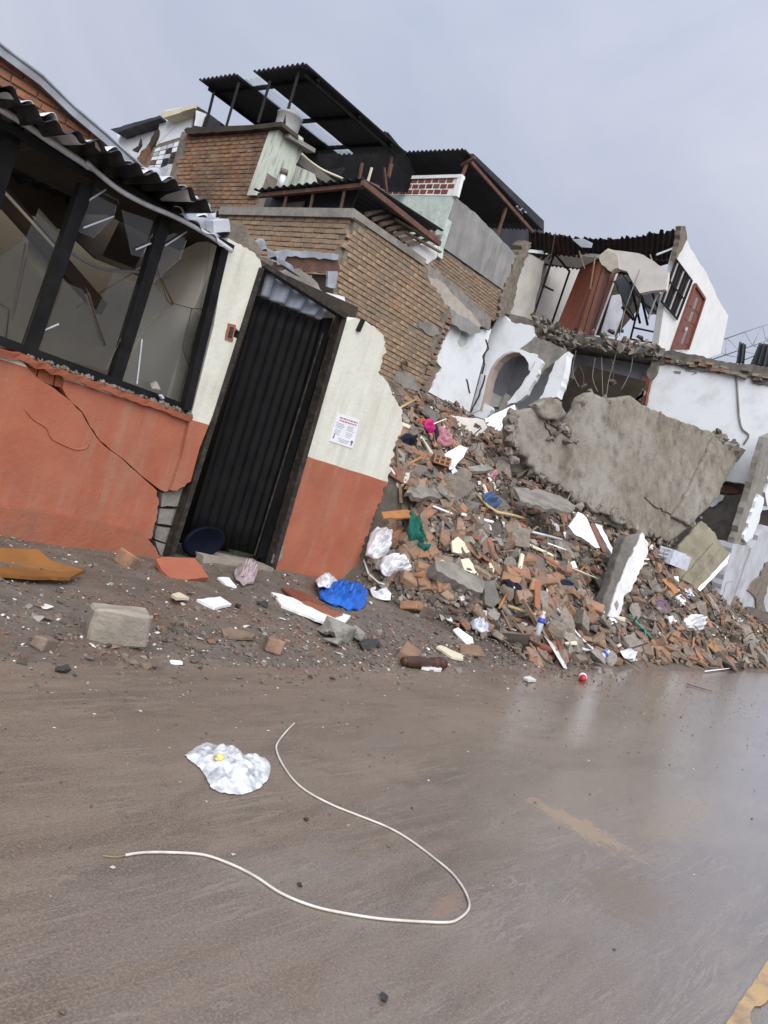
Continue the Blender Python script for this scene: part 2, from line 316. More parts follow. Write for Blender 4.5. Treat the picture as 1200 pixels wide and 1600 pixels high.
def corr(name, p00, p10, p11, p01, waves, mt, parent=None, amp=.025, th=.004, rag=0., seed=0, bend=None):
    """corrugated sheet: waves run across p00->p10, ridges along p00->p01"""
    p00, p10, p11, p01 = map(Vector, (p00, p10, p11, p01)); N = waves*8; Mv = 10
    nr = (p10-p00).cross(p01-p00).normalized(); r = random.Random(seed)
    vs = []; e = [r.uniform(-rag, rag) for _ in range(N+1)]
    for off in (0, 1):
        for j in range(Mv+1):
            for i in range(N+1):
                u = i/N; v = j/Mv
                if rag and j == Mv: v = 1+e[i//3*3]
                a = p00.lerp(p10, u); b = p01.lerp(p11, u); c = a.lerp(b, v)
                c = c + nr*(amp*math.sin(2*math.pi*waves*u) - off*th)
                if bend: c = c + bend(u, v)
                vs.append(c)
    W = N+1; T = W*(Mv+1); fs = []
    for j in range(Mv):
        for i in range(N):
            a = j*W+i; fs.append([a, a+1, a+W+1, a+W]); fs.append([T+a, T+a+W, T+a+W+1, T+a+1])
    for i in range(N): fs.append([i, T+i, T+i+1, i+1]); b = Mv*W+i; fs.append([b, b+1, T+b+1, T+b])
    for j in range(Mv): a = j*W; fs.append([a, a+W, T+a+W, T+a]); b = j*W+N; fs.append([b, T+b, T+b+W, b+W])
    return mk(name, vs, fs, mt, parent, True)
def inpoly(x, y, pg):
    c = False; n = len(pg); j = n-1
    for i in range(n):
        xi, yi = pg[i]; xj, yj = pg[j]
        if (yi > y) != (yj > y) and x < (xj-xi)*(y-yi)/(yj-yi)+xi: c = not c
        j = i
    return c
def brick_mesh(name, l, w, h, seed, mt, jit=.004, bev=.006, cut=0.):
    r = random.Random(seed); bm = bmesh.new(); bmesh.ops.create_cube(bm, size=1)
    for v in bm.verts:
        v.co = Vector((v.co.x*l+r.uniform(-jit, jit), v.co.y*w+r.uniform(-jit, jit), v.co.z*h+r.uniform(-jit, jit)))
    if cut:
        for k in range(1 if cut < .5 else 2):
            nrm = Vector((r.uniform(.5, 1)*r.choice((-1, 1)), r.uniform(-.7, .7), r.uniform(-.6, .6))).normalized()
            g = bmesh.ops.bisect_plane(bm, geom=bm.verts[:]+bm.edges[:]+bm.faces[:], plane_co=nrm*l*r.uniform(.12, .33), plane_no=nrm, clear_outer=True)
            ed = [e for e in g['geom_cut'] if isinstance(e, bmesh.types.BMEdge)]
            if ed: bmesh.ops.edgeloop_fill(bm, edges=ed)
    if bev: bmesh.ops.bevel(bm, geom=bm.edges[:], offset=bev, segments=1, affect='EDGES')
    bmesh.ops.recalc_face_normals(bm, faces=bm.faces[:])
    me = bpy.data.meshes.new(name); bm.to_mesh(me); bm.free(); me.materials.append(mt); return me
def chunk_mesh(name, seed, mt, flatn=.6, n=13):
    r = random.Random(seed); bm = bmesh.new()
    for _ in range(n):
        v = Vector((r.gauss(0, 1), r.gauss(0, 1), r.gauss(0, 1))).normalized()*r.uniform(.38, .55)
        bm.verts.new((v.x*1.15, v.y, v.z*flatn))
    bmesh.ops.convex_hull(bm, input=bm.verts[:])
    for v in [v for v in bm.verts if not v.link_faces]: bm.verts.remove(v)
    bmesh.ops.recalc_face_normals(bm, faces=bm.faces[:])
    me = bpy.data.meshes.new(name); bm.to_mesh(me); bm.free(); me.materials.append(mt); return me
def join_copies(name, metas, items, mt, parent=None):
    """many copies of small meshes as ONE mesh"""
    base = []
    for me in metas:
        co = np.empty(len(me.vertices)*3); me.vertices.foreach_get('co', co)
        base.append((co.reshape(-1, 3), [list(p.vertices) for p in me.polygons]))
    V = []; Fc = []; off = 0
    for k, M in items:
        co, fc = base[k]; R = np.array(M.to_3x3()); t = np.array(M.translation)
        V.append(co@R.T + t); Fc += [[i+off for i in f] for f in fc]; off += len(co)
    me = bpy.data.meshes.new(name); me.from_pydata(np.concatenate(V).tolist(), [], Fc); me.materials.append(mt); me.update()
    o = link(name, me, parent); return tag(o, kind='stuff')
def brick_field(parent, ax, val, px, mt, Lb=.225, Hb=.062, jt=.013, proud=.014, limit=300, seed=0, skip=.0, dep=.07):
    """running bond inside an outline on the wall plane; every brick a mesh object of its own up to the limit"""
    r = random.Random(seed)
    pts = [P(a, b, ax, val) for a, b in px]
    S = [(p.y if ax == 'x' else p.x, p.z) for p in pts]
    s0, s1 = min(a for a, _ in S), max(a for a, _ in S); z0, z1 = min(b for _, b in S), max(b for _, b in S)
    V = [brick_mesh('brick', Lb, dep, Hb, 100+seed*10+k, mt) for k in range(5)]
    sp = []; j = 0; z = z0 + Hb/2
    while z < z1:
        s = s0 - (Lb+jt)*(.5 if j % 2 else 0) - .03*(j % 3)
        while s < s1+Lb:
            if inpoly(s, z, S) and inpoly(s-Lb*.3, z, S) and inpoly(s+Lb*.3, z, S) and r.random() >= skip: sp.append((s, z))
            s += Lb+jt
        z += Hb+jt; j += 1
    def mtx(s, z):
        p = Vector((val-proud+dep/2+r.uniform(-.006, .006), s, z)) if ax == 'x' else Vector((s, val-proud+dep/2+r.uniform(-.006, .006), z))
        return Matrix.Translation(p) @ Euler((r.uniform(-.015, .015), r.uniform(-.02, .02), (math.pi/2 if ax == 'x' else 0)+r.uniform(-.02, .02))).to_matrix().to_4x4()
    if limit < len(sp): sp.sort(key=lambda q: (q[0]**2 + (q[1]-EYE)**2))
    rest = []
    for k, (s, z) in enumerate(sp):
        vi = r.randrange(5); M = mtx(s, z)
        if k < limit:
            o = link('brick', V[vi], parent); o.matrix_basis = M
        else: rest.append((vi, M))
    if rest: join_copies('brick_remainder', V, rest, mt, parent)
    return len(sp)
def crumple(name, c, size, mt, parent=None, seed=0, amp=.28, fz=.5, freq=2.2, sub=4, rot=0.):
    """crumpled film or cloth: a folded closed skin settled on the ground below it"""
    bm = bmesh.new(); bmesh.ops.create_icosphere(bm, subdivisions=sub, radius=.5)
    Rz = Matrix.Rotation(rot, 3, 'Z'); o = Vector((seed*7.3, seed*3.1, 0))
    for v in bm.verts:
        d = v.co.normalized()
        f = 1 - amp*2.2*abs(noise.noise(d*freq+o)) + amp*.9*noise.noise(d*freq*2.3+o*2) - amp*.7*abs(noise.noise(d*freq*4.2+o))
        w = Rz @ Vector((d.x*size[0]*.5*f, d.y*size[1]*.5*f, d.z*size[2]*.5*f))
        p = Vector(c)+w; g = ground(p.x, p.y)+.006
        if p.z < g: p.z = g + .25*min(.04, g-p.z)
        v.co = p
    me = bpy.data.meshes.new(name); bm.to_mesh(me); bm.free(); me.materials.append(mt)
    me.polygons.foreach_set('use_smooth', [True]*len(me.polygons))
    return link(name, me, parent)
def drape(name, px, mt, n=None, hgt=.08, freq=14., lift=.03, seed=0, parent=None, rings=17, drop=0.):
    """a limp sheet: creased skin over its own outline on the slope, with a closed underside"""
    q = J(px, 1.2, 5, seed, True); m_ = len(q); cx = sum(a for a, _ in q)/m_; cy = sum(b for _, b in q)/m_
    c = HP(cx, cy); n = hn(c.x, c.y) if n is None else Vector(n).normalized(); c = c+n*lift
    vs = []; o = Vector((seed*3.7, seed*1.3, 0))
    for i in range(rings+1):
        f = 1-i/rings
        for a, b in q:
            p = PP(cx+(a-cx)*f, cy+(b-cy)*f, c, n); w = p*freq*1.7+o
            w2 = Vector((w.x*1.6+w.z*.8, w.y*.45, w.z*.45))
            g_ = .35+.65*(1-f**5); h = (1-f**2.5)*(.1+.7*(1-2.6*abs(noise.noise(w2*.5)))) + g_*(.42*(1-2.8*abs(noise.noise(w2*1.1+o))) + .2*(1-2.8*abs(noise.noise(w*1.9))))
            vs.append(p+n*hgt*h)
    for a, b in q: vs.append(PP(a, b, c-n*.03, n))
    fs = [[i*m_+k, i*m_+(k+1) % m_, (i+1)*m_+(k+1) % m_, (i+1)*m_+k] for i in range(rings) for k in range(m_)]
    B = (rings+1)*m_; fs += [[k, B+k, B+(k+1) % m_, (k+1) % m_] for k in range(m_)]
    return mk(name, vs, fs, mt, parent, True)
def plate(name, px, mt, th=.02, lift=.02, tilt=None, parent=None, seed=0, jit=1.5, step=9):
    """a flat fragment lying on the rubble: outline on the slope's own plane at that spot, or on one tilted towards the viewer"""
    cx = sum(a for a, _ in px)/len(px); cy = sum(b for _, b in px)/len(px)
    c = HP(cx, cy); n = hn(c.x, c.y) if tilt is None else Vector(tilt).normalized()
    c = c + n*lift
    o = prism(name, [PP(a, b, c, n) for a, b in J(px, jit, step, seed, True)], -n*th, mt, parent)
    return o

# ================================================================== SETTING
# ground sheet to the horizon
g = mk('ground', [(-300, -300, -.14), (600, -300, -.14), (600, 600, -.14), (-300, 600, -.14)], [[0, 1, 2, 3]], M_soil); tag(g, kind='structure')
# wet road
def road_mat():
    mt = bpy.data.materials.new('wet muddy asphalt'); mt.use_nodes = True; t = mt.node_tree; ns = t.nodes; lk = t.links.new
    b = ns['Principled BSDF']; b.inputs['Specular IOR Level'].default_value = .5
    co = ns.new('ShaderNodeTexCoord'); V = co.outputs['Object']
    def nzn(sc_, det, rg=.6, vec=V, dis=0):
        n = ns.new('ShaderNodeTexNoise'); n.inputs['Scale'].default_value = sc_; n.inputs['Detail'].default_value = det; n.inputs['Roughness'].default_value = rg; n.inputs['Distortion'].default_value = dis
        lk(vec, n.inputs['Vector']); return n.outputs['Fac']
    def mrg(i, a, b_, c=0., d=1.):
        n = ns.new('ShaderNodeMapRange'); n.inputs[1].default_value = a; n.inputs[2].default_value = b_; n.inputs[3].default_value = c; n.inputs[4].default_value = d; lk(i, n.inputs[0]); return n.outputs[0]
    def mixc(f, a, b_):
        n = ns.new('ShaderNodeMixRGB')
        if isinstance(f, float): n.inputs[0].default_value = f
        else: lk(f, n.inputs[0])
        for k, v in ((1, a), (2, b_)):
            if isinstance(v, tuple): n.inputs[k].default_value = (*v, 1)
            else: lk(v, n.inputs[k])
        return n.outputs[0]
    mp = ns.new('ShaderNodeMapping'); mp.inputs['Scale'].default_value = (.55, 1.6, 1); mp.inputs['Rotation'].default_value = (0, 0, .25); lk(V, mp.inputs[0])
    big = nzn(.8, 6, .6, mp.outputs[0], .8); mid = nzn(3.5, 8, .65); fine = nzn(120, 4, .7)
    ms_ = ns.new('ShaderNodeMapping'); ms_.inputs['Scale'].default_value = (.5, 5., 1); ms_.inputs['Rotation'].default_value = (0, 0, -.12); lk(V, ms_.inputs[0])
    strk = nzn(2.2, 9, .68, ms_.outputs[0], .5)
    mt2 = ns.new('ShaderNodeMapping'); mt2.inputs['Scale'].default_value = (5., .5, 1); mt2.inputs['Rotation'].default_value = (0, 0, .45); lk(V, mt2.inputs[0])
    strk2 = nzn(1.8, 9, .7, mt2.outputs[0], .6)
    c = mixc(mrg(big, .38, .62), (.125, .09, .066), (.195, .15, .113))
    c = mixc(mrg(mid, .48, .72, 0, .6), c, (.075, .055, .042))
    c = mixc(mrg(strk, .48, .72, 0, .42), c, (.235, .182, .135))
    c = mixc(mrg(strk2, .55, .75, 0, .22), c, (.085, .062, .046))
    bl = nzn(1.5, 10, .7, mp.outputs[0], 1.6)
    c = mixc(mrg(bl, .52, .60, 0, .5), c, (.085, .062, .047))
    rg_ = ns.new('ShaderNodeMath'); rg_.operation = 'COMPARE'; rg_.inputs[1].default_value = .5; rg_.inputs[2].default_value = .014; lk(nzn(.9, 9, .7, ms_.outputs[0], 2.), rg_.inputs[0])
    rm_ = ns.new('ShaderNodeMath'); rm_.operation = 'MULTIPLY'; lk(rg_.outputs[0], rm_.inputs[0]); lk(mrg(mid, .42, .6, 0, .5), rm_.inputs[1])
    c = mixc(rm_.outputs[0], c, (.29, .235, .18))
    c = mixc(mrg(fine, .46, .70, 0, .75), c, (.29, .23, .175))
    c = mixc(mrg(nzn(55, 3, .7), .58, .72, 0, .65), c, (.06, .045, .035))
    c = mixc(mrg(nzn(260, 3, .7), .55, .72, 0, .6), c, (.055, .042, .033))
    c = mixc(mrg(nzn(14, 6, .7, mp.outputs[0]), .55, .75, 0, .45), c, (.22, .165, .12))
    # mud smears with a shape of their own
    def smear(p, rot, sx, sy, col, c, k=.8):
        m2 = ns.new('ShaderNodeMapping'); m2.vector_type = 'TEXTURE'; m2.inputs['Location'].default_value = (p.x, p.y, 0); m2.inputs['Rotation'].default_value = (0, 0, rot); m2.inputs['Scale'].default_value = (sx, sy, 10)
        lk(V, m2.inputs[0]); gr = ns.new('ShaderNodeTexGradient'); gr.gradient_type = 'SPHERICAL'; lk(m2.outputs[0], gr.inputs[0])
        ad = ns.new('ShaderNodeMath'); ad.operation = 'MULTIPLY_ADD'; ad.inputs[1].default_value = 2.2; lk(nzn(11, 10, .76, V, .8), ad.inputs[0]); lk(gr.outputs['Fac'], ad.inputs[2])
        f = mrg(ad.outputs[0], 1.42, 1.75, 0, k); return mixc(f, c, col), f
    a, b_ = P(835, 1250, 'z', 0), P(990, 1338, 'z', 0); d = b_-a
    c, f1 = smear((a+b_)/2, math.atan2(d.y, d.x), d.length*.85, .2, (.30, .20, .115), c, .9)
    a, b_ = P(1000, 1320, 'z', 0), P(1120, 1240, 'z', 0); d = b_-a
    c, f2 = smear((a+b_)/2, math.atan2(d.y, d.x), d.length*.8, .2, (.24, .17, .105), c, .7)
    c, f3 = smear(P(980, 1400, 'z', 0), .3, .42, .3, (.14, .085, .04), c, .8)
    c, f4 = smear(P(700, 1412, 'z', 0), .2, .22, .06, (.26, .15, .09), c, .6)
    #c, f5 = smear(P(60, 1530, 'z', 0), .5, .35, .08, (.25, .2, .16), c, .6)
    #c, f6 = smear(P(450, 1485, 'z', 0), .2, .12, .06, (.25, .22, .18), c, .5)
    lk(c, b.inputs['Base Color'])
    # wet film; sky sheen on the right shaped into gloss and coat by position
    pos = ns.new('ShaderNodeSeparateXYZ'); lk(V, pos.inputs[0])
    wet = mrg(nzn(1.1, 5, .6, mp.outputs[0], .5), .38, .62, 0, 1)
    dt_ = ns.new('ShaderNodeVectorMath'); dt_.operation = 'DOT_PRODUCT'; dt_.inputs[1].default_value = (.28, -.75, 0); lk(V, dt_.inputs[0])
    low = mrg(dt_.outputs['Value'], -1.2, .35, 0, 1)
    mm = ns.new('ShaderNodeMath'); mm.operation = 'MULTIPLY_ADD'; mm.inputs[1].default_value = .5; lk(wet, mm.inputs[0])
    m7 = ns.new('ShaderNodeMath'); m7.operation = 'MULTIPLY'; m7.inputs[1].default_value = .75; lk(low, m7.inputs[0]); lk(m7.outputs[0], mm.inputs[2])
    ro = mrg(mm.outputs[0], .2, 1.0, .55, .16)
    ad = ns.new('ShaderNodeMath'); ad.operation = 'MAXIMUM'; lk(ro, ad.inputs[0]); lk(mrg(f1, 0., 1., 0., .5), ad.inputs[1]); lk(ad.outputs[0], b.inputs['Roughness'])
    bp = ns.new('ShaderNodeBump'); bp.inputs['Strength'].default_value = .5; bp.inputs['Distance'].default_value = .004; lk(fine, bp.inputs['Height'])
    bq = ns.new('ShaderNodeBump'); bq.inputs['Strength'].default_value = .2; bq.inputs['Distance'].default_value = .012; lk(mid, bq.inputs['Height']); lk(bp.outputs[0], bq.inputs['Normal'])
    lk(bq.outputs[0], b.inputs['Normal'])
    cw_ = mrg(mm.outputs[0], .38, .78, .05, 1.); lk(cw_, b.inputs['Coat Weight']); b.inputs['Coat Roughness'].default_value = .2; b.inputs['Coat IOR'].default_value = 1.75
    bc = ns.new('ShaderNodeBump'); bc.inputs['Strength'].default_value = .12; bc.inputs['Distance'].default_value = .008; lk(nzn(26, 5, .6), bc.inputs['Height']); lk(bc.outputs[0], b.inputs['Coat Normal'])
    return mt
M_road = road_mat()
rd = mk('road', [(-80, -9, 0), (300, -9, 0), (300, 3.6, 0), (-80, 3.6, 0)], [[0, 1, 2, 3]], M_road); tag(rd, kind='structure')
# worn yellow line at the near right corner
yl = [P(a, b, 'z', .004) for a, b in J([(1128, 1610), (1160, 1560), (1192, 1512), (1215, 1480)], 1.5, 8, 3) + J([(1260, 1500), (1225, 1545), (1200, 1560), (1175, 1580), (1172, 1640), (1120, 1650)], 4, 7, 4)]
M_yellow = mat('worn yellow paint', (.50, .34, .17), (.42, .29, .16), 9, .55, .3, 60, dirt=(.2, .16, .13), dfac=.8, dscale=9)
o = mk('road_marking', yl, [list(range(len(yl)))], M_yellow); tag(o, kind='structure')
# pavement strip: a muddy raised walk along the house fronts
xs = [-6 + .12*i for i in range(int(33/.12))]; ys = [2.75 + .075*j for j in range(37)]
vs = [(x, y, pave(x, y)-(.03 if j == 0 else 0)) for j, y in enumerate(ys) for x in xs]
W_ = len(xs); fs = [[j*W_+i, j*W_+i+1, (j+1)*W_+i+1, (j+1)*W_+i] for j in range(len(ys)-1) for i in range(W_-1)]
pv = mk('pavement', vs, fs, M_pave, None, True); tag(pv, kind='structure')
# rubble mound
xs = [5.3 + .07*i for i in range(int(21/.07))]; ys = [3.0 + .07*j for j in range(int(11/.07))]
vs = [(x, y, heap(x, y)-.03) for y in ys for x in xs]; W_ = len(xs)
fs = [[j*W_+i, j*W_+i+1, (j+1)*W_+i+1, (j+1)*W_+i] for j in range(len(ys)-1) for i in range(W_-1)]
hp_ = mk('rubble_mound', vs, fs, M_soil, None, True); tag(hp_, 'long mound of grey brown dust and broken masonry', 'rubble', kind='stuff')

# ================================================================== ORANGE HOUSE
FY = 5.3
oh = thing('orange_house', 'single storey orange and cream house with cracked wall, broken windows and leaning black door', 'house', (4.5, FY, .1))
# lower front wall in two pieces along the diagonal crack
crackL = [(36, 566), (60, 592), (84, 606), (104, 622), (128, 645), (140, 668), (156, 690), (178, 708), (196, 722), (220, 744), (246, 768)]
crackR = [(a_+1.3, b_-1.0) for a_, b_ in crackL[::-1]][:-3] + [(98, 608), (101, 588)]
poly('wall', [(-260, 452), (0, 550)] + J(crackL, .8, 9, 1) + J([(246, 768), (247, 800), (236, 842)], 2, 6, 2) + [(120, 836), (0, 820), (-260, 790)], 'y', FY, .16, M_dado, oh)
poly('wall', [(101, 588), (300, 650), (303, 655), (298, 700), (284, 740), (278, 768)] + J([(278, 768), (266, 766), (258, 768), (250, 765)], 1.5, 6, 4) + J(crackR[1:-1], .8, 9, 3), 'y', FY, .16, M_dado, oh)
# backing behind the crack and the broken corner
poly('wall_core', [(-260, 455), (0, 553), (296, 655), (250, 850), (-260, 800)], 'y', FY+.165, .1, M_mortar, oh)
# old water stain ridge on the plaster
tube('plaster_ridge', spline([P(a, b, 'y', FY-.002) for a, b in [(40, 640), (52, 655), (72, 668), (80, 684), (95, 693), (118, 702), (134, 700), (139, 692)]], 4), .006, M_orange, oh, 6)
# plinth peeling away along the foot
poly('plinth', J([(-260, 762), (-100, 778), (0, 793), (60, 800), (120, 811), (180, 823), (205, 829), (228, 838), (243, 856), (251, 876)], .8, 10, 5) + [(150, 884), (0, 880), (-260, 850)], 'y', FY-.07, .06, M_plinth, oh)
# exposed grey blocks at the broken corner
for k, q in enumerate([[(254, 770), (298, 760), (291, 790), (252, 792)], [(250, 795), (276, 796), (272, 822), (246, 818)], [(278, 795), (290, 796), (284, 826), (275, 824)], [(246, 822), (270, 826), (264, 850), (242, 842)], [(243, 845), (262, 852), (258, 872), (250, 866)]]):
    poly('grey_block', J(q, 1.2, 9, 20+k, True), 'y', FY+.05+.02*(k % 2), .11, mat('dusty grey block', (.30, .275, .25), (.21, .19, .17), 7, .9, .5, 30, dirt=(.14, .11, .09), dfac=.5, dscale=5), oh)
# hollow red bricks bared under the sill
for k, q in enumerate([[(34, 563), (60, 570), (56, 588), (40, 576)], [(62, 571), (86, 579), (82, 602), (58, 592)], [(88, 580), (99, 584), (96, 606), (85, 603)], [(44, 580), (56, 590), (60, 594), (50, 588)]]):
    poly('brick', J(q, .8, 8, 30+k, True), 'y', FY+.03, .1, mat('bared terracotta', (.36, .125, .06), (.26, .09, .045), 8, .85, .4, 40), oh)
# sill ledge under the window
a, b = P(-260, 448, 'y', FY-.05), P(302, 650, 'y', FY-.05)
sill = []
N = 44; r = random.Random(5)
for i in range(N+1):
    t = i/N; c = a.lerp(b, t); e = r.uniform(-.012, .004) if t > .55 else r.uniform(-.02, .01); sill.append((c+Vector((0, e*.6, e)), c+Vector((0, .2, e*.7+.01)), c+Vector((0, .2, -.05)), c+Vector((0, .01, -.045+e))))
vs = [v for q in sill for v in q]; fs = [[4*i+k, 4*i+(k+1) % 4, 4*i+4+(k+1) % 4, 4*i+4+k] for i in range(N) for k in range(4)] + [[0, 1, 2, 3], [4*N+3, 4*N+2, 4*N+1, 4*N]]
mk('window_sill', vs, fs, M_orange, oh)
o = join_copies('mortar_crumbs', [chunk_mesh('crumb', k, M_conc) for k in range(4)], [(RN.randrange(4), Matrix.Translation(a.lerp(b, RN.uniform(.45, .99))+Vector((0, RN.uniform(.0, .09), RN.uniform(.0, .012)))) @ Matrix.Scale(RN.uniform(.012, .05), 4) @ Euler((RN.random()*6, RN.random()*6, 0)).to_matrix().to_4x4()) for _ in range(170)], M_rconc, oh)
# pillar between window and door
poly('pillar', [(356, 372), (372, 381)] + J([(372, 381), (398, 396), (408, 412), (404, 432)], 2, 5, 7) + [(404, 432), (376, 520), (368, 512), (364, 526), (372, 530), (336, 640), (312, 700), (298, 752)] + J([(298, 752), (288, 760), (276, 766), (267, 766)], 1.5, 5, 8) + [(284, 715), (301, 640), (334, 510)], 'y', FY-.04, .2, M_dado, oh)
poly('pillar_head', J([(362, 345), (380, 350), (396, 372), (410, 395), (404, 408), (372, 385), (356, 372)], 2.5, 6, 9, True), 'y', FY-.03, .22, M_mortar, oh)
# meter hole in the pillar: plates, the dark one painting its shade
hole = poly('meter_hole', J([(357, 505), (369, 508), (364, 534), (352, 530)], .6, 6, 10, True), 'y', FY-.05, .03, M_plinth, oh)
poly('hole_shade_plate', [(360, 510), (366, 512), (362, 529), (356, 527)], 'y', FY-.053, .02, M_intdark, hole)
# wall panel right of the door
poly('wall_panel', [(541, 502), (556, 497)] + J([(556, 497), (572, 502), (588, 514), (596, 520), (603, 545), (598, 566), (590, 582), (606, 600), (612, 612), (630, 645), (629, 664), (616, 700), (606, 750), (596, 776), (584, 806), (566, 858), (560, 885), (549, 906)], 2.6, 4.5, 11) + [(480, 905), (424, 899), (436, 858), (478, 716)], 'y', FY, .13, M_dado, oh)
poly('wall_bracket', [(567, 499), (571, 501), (563, 519), (559, 516)], 'y', FY-.03, .03, M_black, oh)
poly('bare_render', J([(436, 850), (444, 846), (440, 872), (430, 884), (425, 880)], 1, 5, 12, True), 'y', FY-.006, .02, M_conc, oh)
# door frame
def fpost(name, p, q, w, y, mt, th=.1): return poly(name, [(p[0]-w, p[1]), (p[0]+w, p[1]), (q[0]+w, q[1]), (q[0]-w, q[1])], 'y', y, th, mt, oh)
fpost('door_frame', (410, 418), (268, 872), 3.6, FY-.055, M_dooredge, .1)
fpost('door_frame', (540, 492), (427, 890), 3.6, FY-.01, M_dooredge, .1)
poly('door_frame', [(411, 416), (418, 412), (545, 491), (541, 498)], 'y', FY-.058, .1, M_dooredge, oh)
# door leaf of ribbed black steel, hanging a little behind the frame
dy = FY+.14
p00, p10, p01, p11 = P(405, 455, 'y', dy), P(528, 498, 'y', dy), P(270, 868, 'y', dy), P(403, 872, 'y', dy)
leaf = corr('door_leaf', P(292, 842, 'y', dy), P(402, 868, 'y', dy), P(512, 505, 'y', dy), P(402, 462, 'y', dy), 8, M_door, oh, amp=.014, th=.01)
fpost('door_stile', (514, 497), (408, 872), 7, FY+.09, M_door, .05)
poly('door_stile', [(528, 502), (537, 503), (426, 890), (404, 888)], 'y', FY+.10, .06, M_door, oh)
fpost('door_seal', (505, 520), (398, 868), 1.0, FY+.08, M_dooredge, .01)
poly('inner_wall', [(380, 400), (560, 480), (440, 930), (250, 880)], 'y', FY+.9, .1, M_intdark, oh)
# fanlight of loose corrugated sheet above the leaf
corr('fanlight_sheet', P(407, 462, 'y', FY+.02), P(502, 499, 'y', FY+.05), P(520, 480, 'y', FY+.07), P(417, 424, 'y', FY+.04), 4, mat('blue grey fibre sheet', (.20, .225, .27), (.15, .17, .205), 4, .4, .15, 25), oh, amp=.032)
poly('threshold', [(318, 868), (428, 888), (424, 902), (316, 886)], 'y', FY-.08, .4, M_block, oh)
# window frame: black mullions, head and bottom rail
fr = bar('window_frame', P(-260, 438, 'y', FY+.05), P(302, 642, 'y', FY+.05), .07, .06, M_black, oh)
for p, q, w, y_ in [((138, 285), (46, 556), 11, .02), ((262, 338), (180, 602), 9, .02), ((354, 382), (293, 641), 6, -.052), ((24, 200), (-66, 500), 15, .02)]:
    poly('mullion', [(p[0]-w, p[1]), (p[0]+w, p[1]), (q[0]+w, q[1]), (q[0]-w, q[1])], 'y', FY+y_, .07, M_black, oh)
o = link('plaster_lump', chunk_mesh('plaster_lump', 77, M_flake, .8)); o.matrix_world = Matrix.Translation(P(244, 602, 'y', FY-.02)) @ Euler((.3, .5, .6)).to_matrix().to_4x4() @ Matrix.Diagonal((.1, .09, .13, 1)); tag(o, 'white plaster lump sitting on the orange window sill', 'plaster')
o = link('plaster_lump', chunk_mesh('plaster_lump', 78, M_clearp, .8)); o.matrix_world = Matrix.Translation(P(252, 620, 'y', FY-.03)) @ Matrix.Diagonal((.07, .06, .05, 1)); tag(o, 'small glassy lump under the white lump on the sill', 'plaster')
bar('window_head', P(-260, 55, 'y', FY-.02), P(360, 388, 'y', FY-.02), .09, .05, M_black, oh)
# gutter: bright bent strip in two lengths
tube('gutter', spline([P(x, y, 'y', FY-.1) for x, y in [(-260, 30), (0, 170), (80, 222), (135, 258), (140, 264)]], 5), .022, M_flash, oh, 10)
tube('gutter', spline([P(x, y, 'y', FY-.12) for x, y in [(134, 253), (180, 292), (225, 318), (280, 342), (330, 370), (362, 392)]], 5), .018, M_flash, oh, 10)
# cracked panes
panes = [[(100, 440), (128, 452), (150, 486), (178, 425), (228, 448), (166, 578), (60, 552)], [(150, 292), (192, 300), (176, 342), (146, 372), (122, 362)], [(190, 328), (248, 347), (222, 402), (205, 398)],
         [(228, 520), (268, 476), (300, 482), (322, 500), (291, 628), (188, 594)], [(332, 420), (350, 396), (302, 606), (286, 540), (302, 484)], [(262, 368), (300, 352), (282, 404), (240, 442), (238, 430)],
         [(-30, 424), (40, 372), (58, 332), (98, 372), (60, 470), (34, 545), (-40, 520)], [(200, 452), (236, 440), (262, 470), (226, 516), (196, 566), (182, 570)]]
for k, q in enumerate(panes):
    pn = poly('pane', q, 'y', FY+.055+.004*(k % 3), .004, M_glass, oh)
# strips of tape on the panes
for p, q in [((55, 522), (92, 506)), ((134, 316), (166, 296)), ((130, 356), (178, 338)), ((212, 390), (236, 380)), ((258, 384), (292, 362)), ((214, 600), (222, 530)), ((76, 466), (84, 468))]:
    bar('tape_strip', P(*p, 'y', FY+.045), P(*q, 'y', FY+.045), .004, .011, M_clearp, oh, up=Vector((0, 0, 1)))
# thin cracks: dark leading lines
for pts in [[(270, 474), (300, 482), (330, 484)], [(0, 474), (15, 484), (8, 540)], [(135, 450), (158, 520), (165, 540)], [(245, 420), (262, 470), (270, 478)], [(300, 482), (285, 545), (306, 600)]]:
    tube('crack_edge', [P(a, b, 'y', FY+.048) for a, b in pts], .0035, M_intdark, oh, 5)
# inside of the room
bw = 7.3
xr = P(352, 400, 'y', FY).x
vsb = [(-2, bw, 0), (6.0, bw, 0), (6.0, bw, 2.7), (-2, bw, 2.7)]
prism('back_wall', vsb, (0, .2, 0), M_interior, oh)
prism('side_wall', [(xr-.02, FY+.18, .1), (xr-.02, 6.2, .1), (xr-.02, 6.2, 2.45), (xr-.02, FY+.18, 2.75)], (.14, 0, 0), M_creamin, oh)
prism('room_floor', [(-2, FY+.28, .13), (xr, FY+.28, .13), (xr, bw, .13), (-2, bw, .13)], (0, 0, -.1), M_conc, oh)
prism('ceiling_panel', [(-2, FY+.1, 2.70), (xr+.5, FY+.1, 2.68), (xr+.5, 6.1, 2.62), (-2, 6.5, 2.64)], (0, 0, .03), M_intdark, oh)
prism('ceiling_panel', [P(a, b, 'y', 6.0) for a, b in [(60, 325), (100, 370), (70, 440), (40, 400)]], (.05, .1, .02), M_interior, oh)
prism('ceiling_panel', [P(a, b, 'y', 6.2) for a, b in [(190, 340), (240, 360), (210, 420), (160, 400)]], (.05, .1, .02), M_intdark, oh)
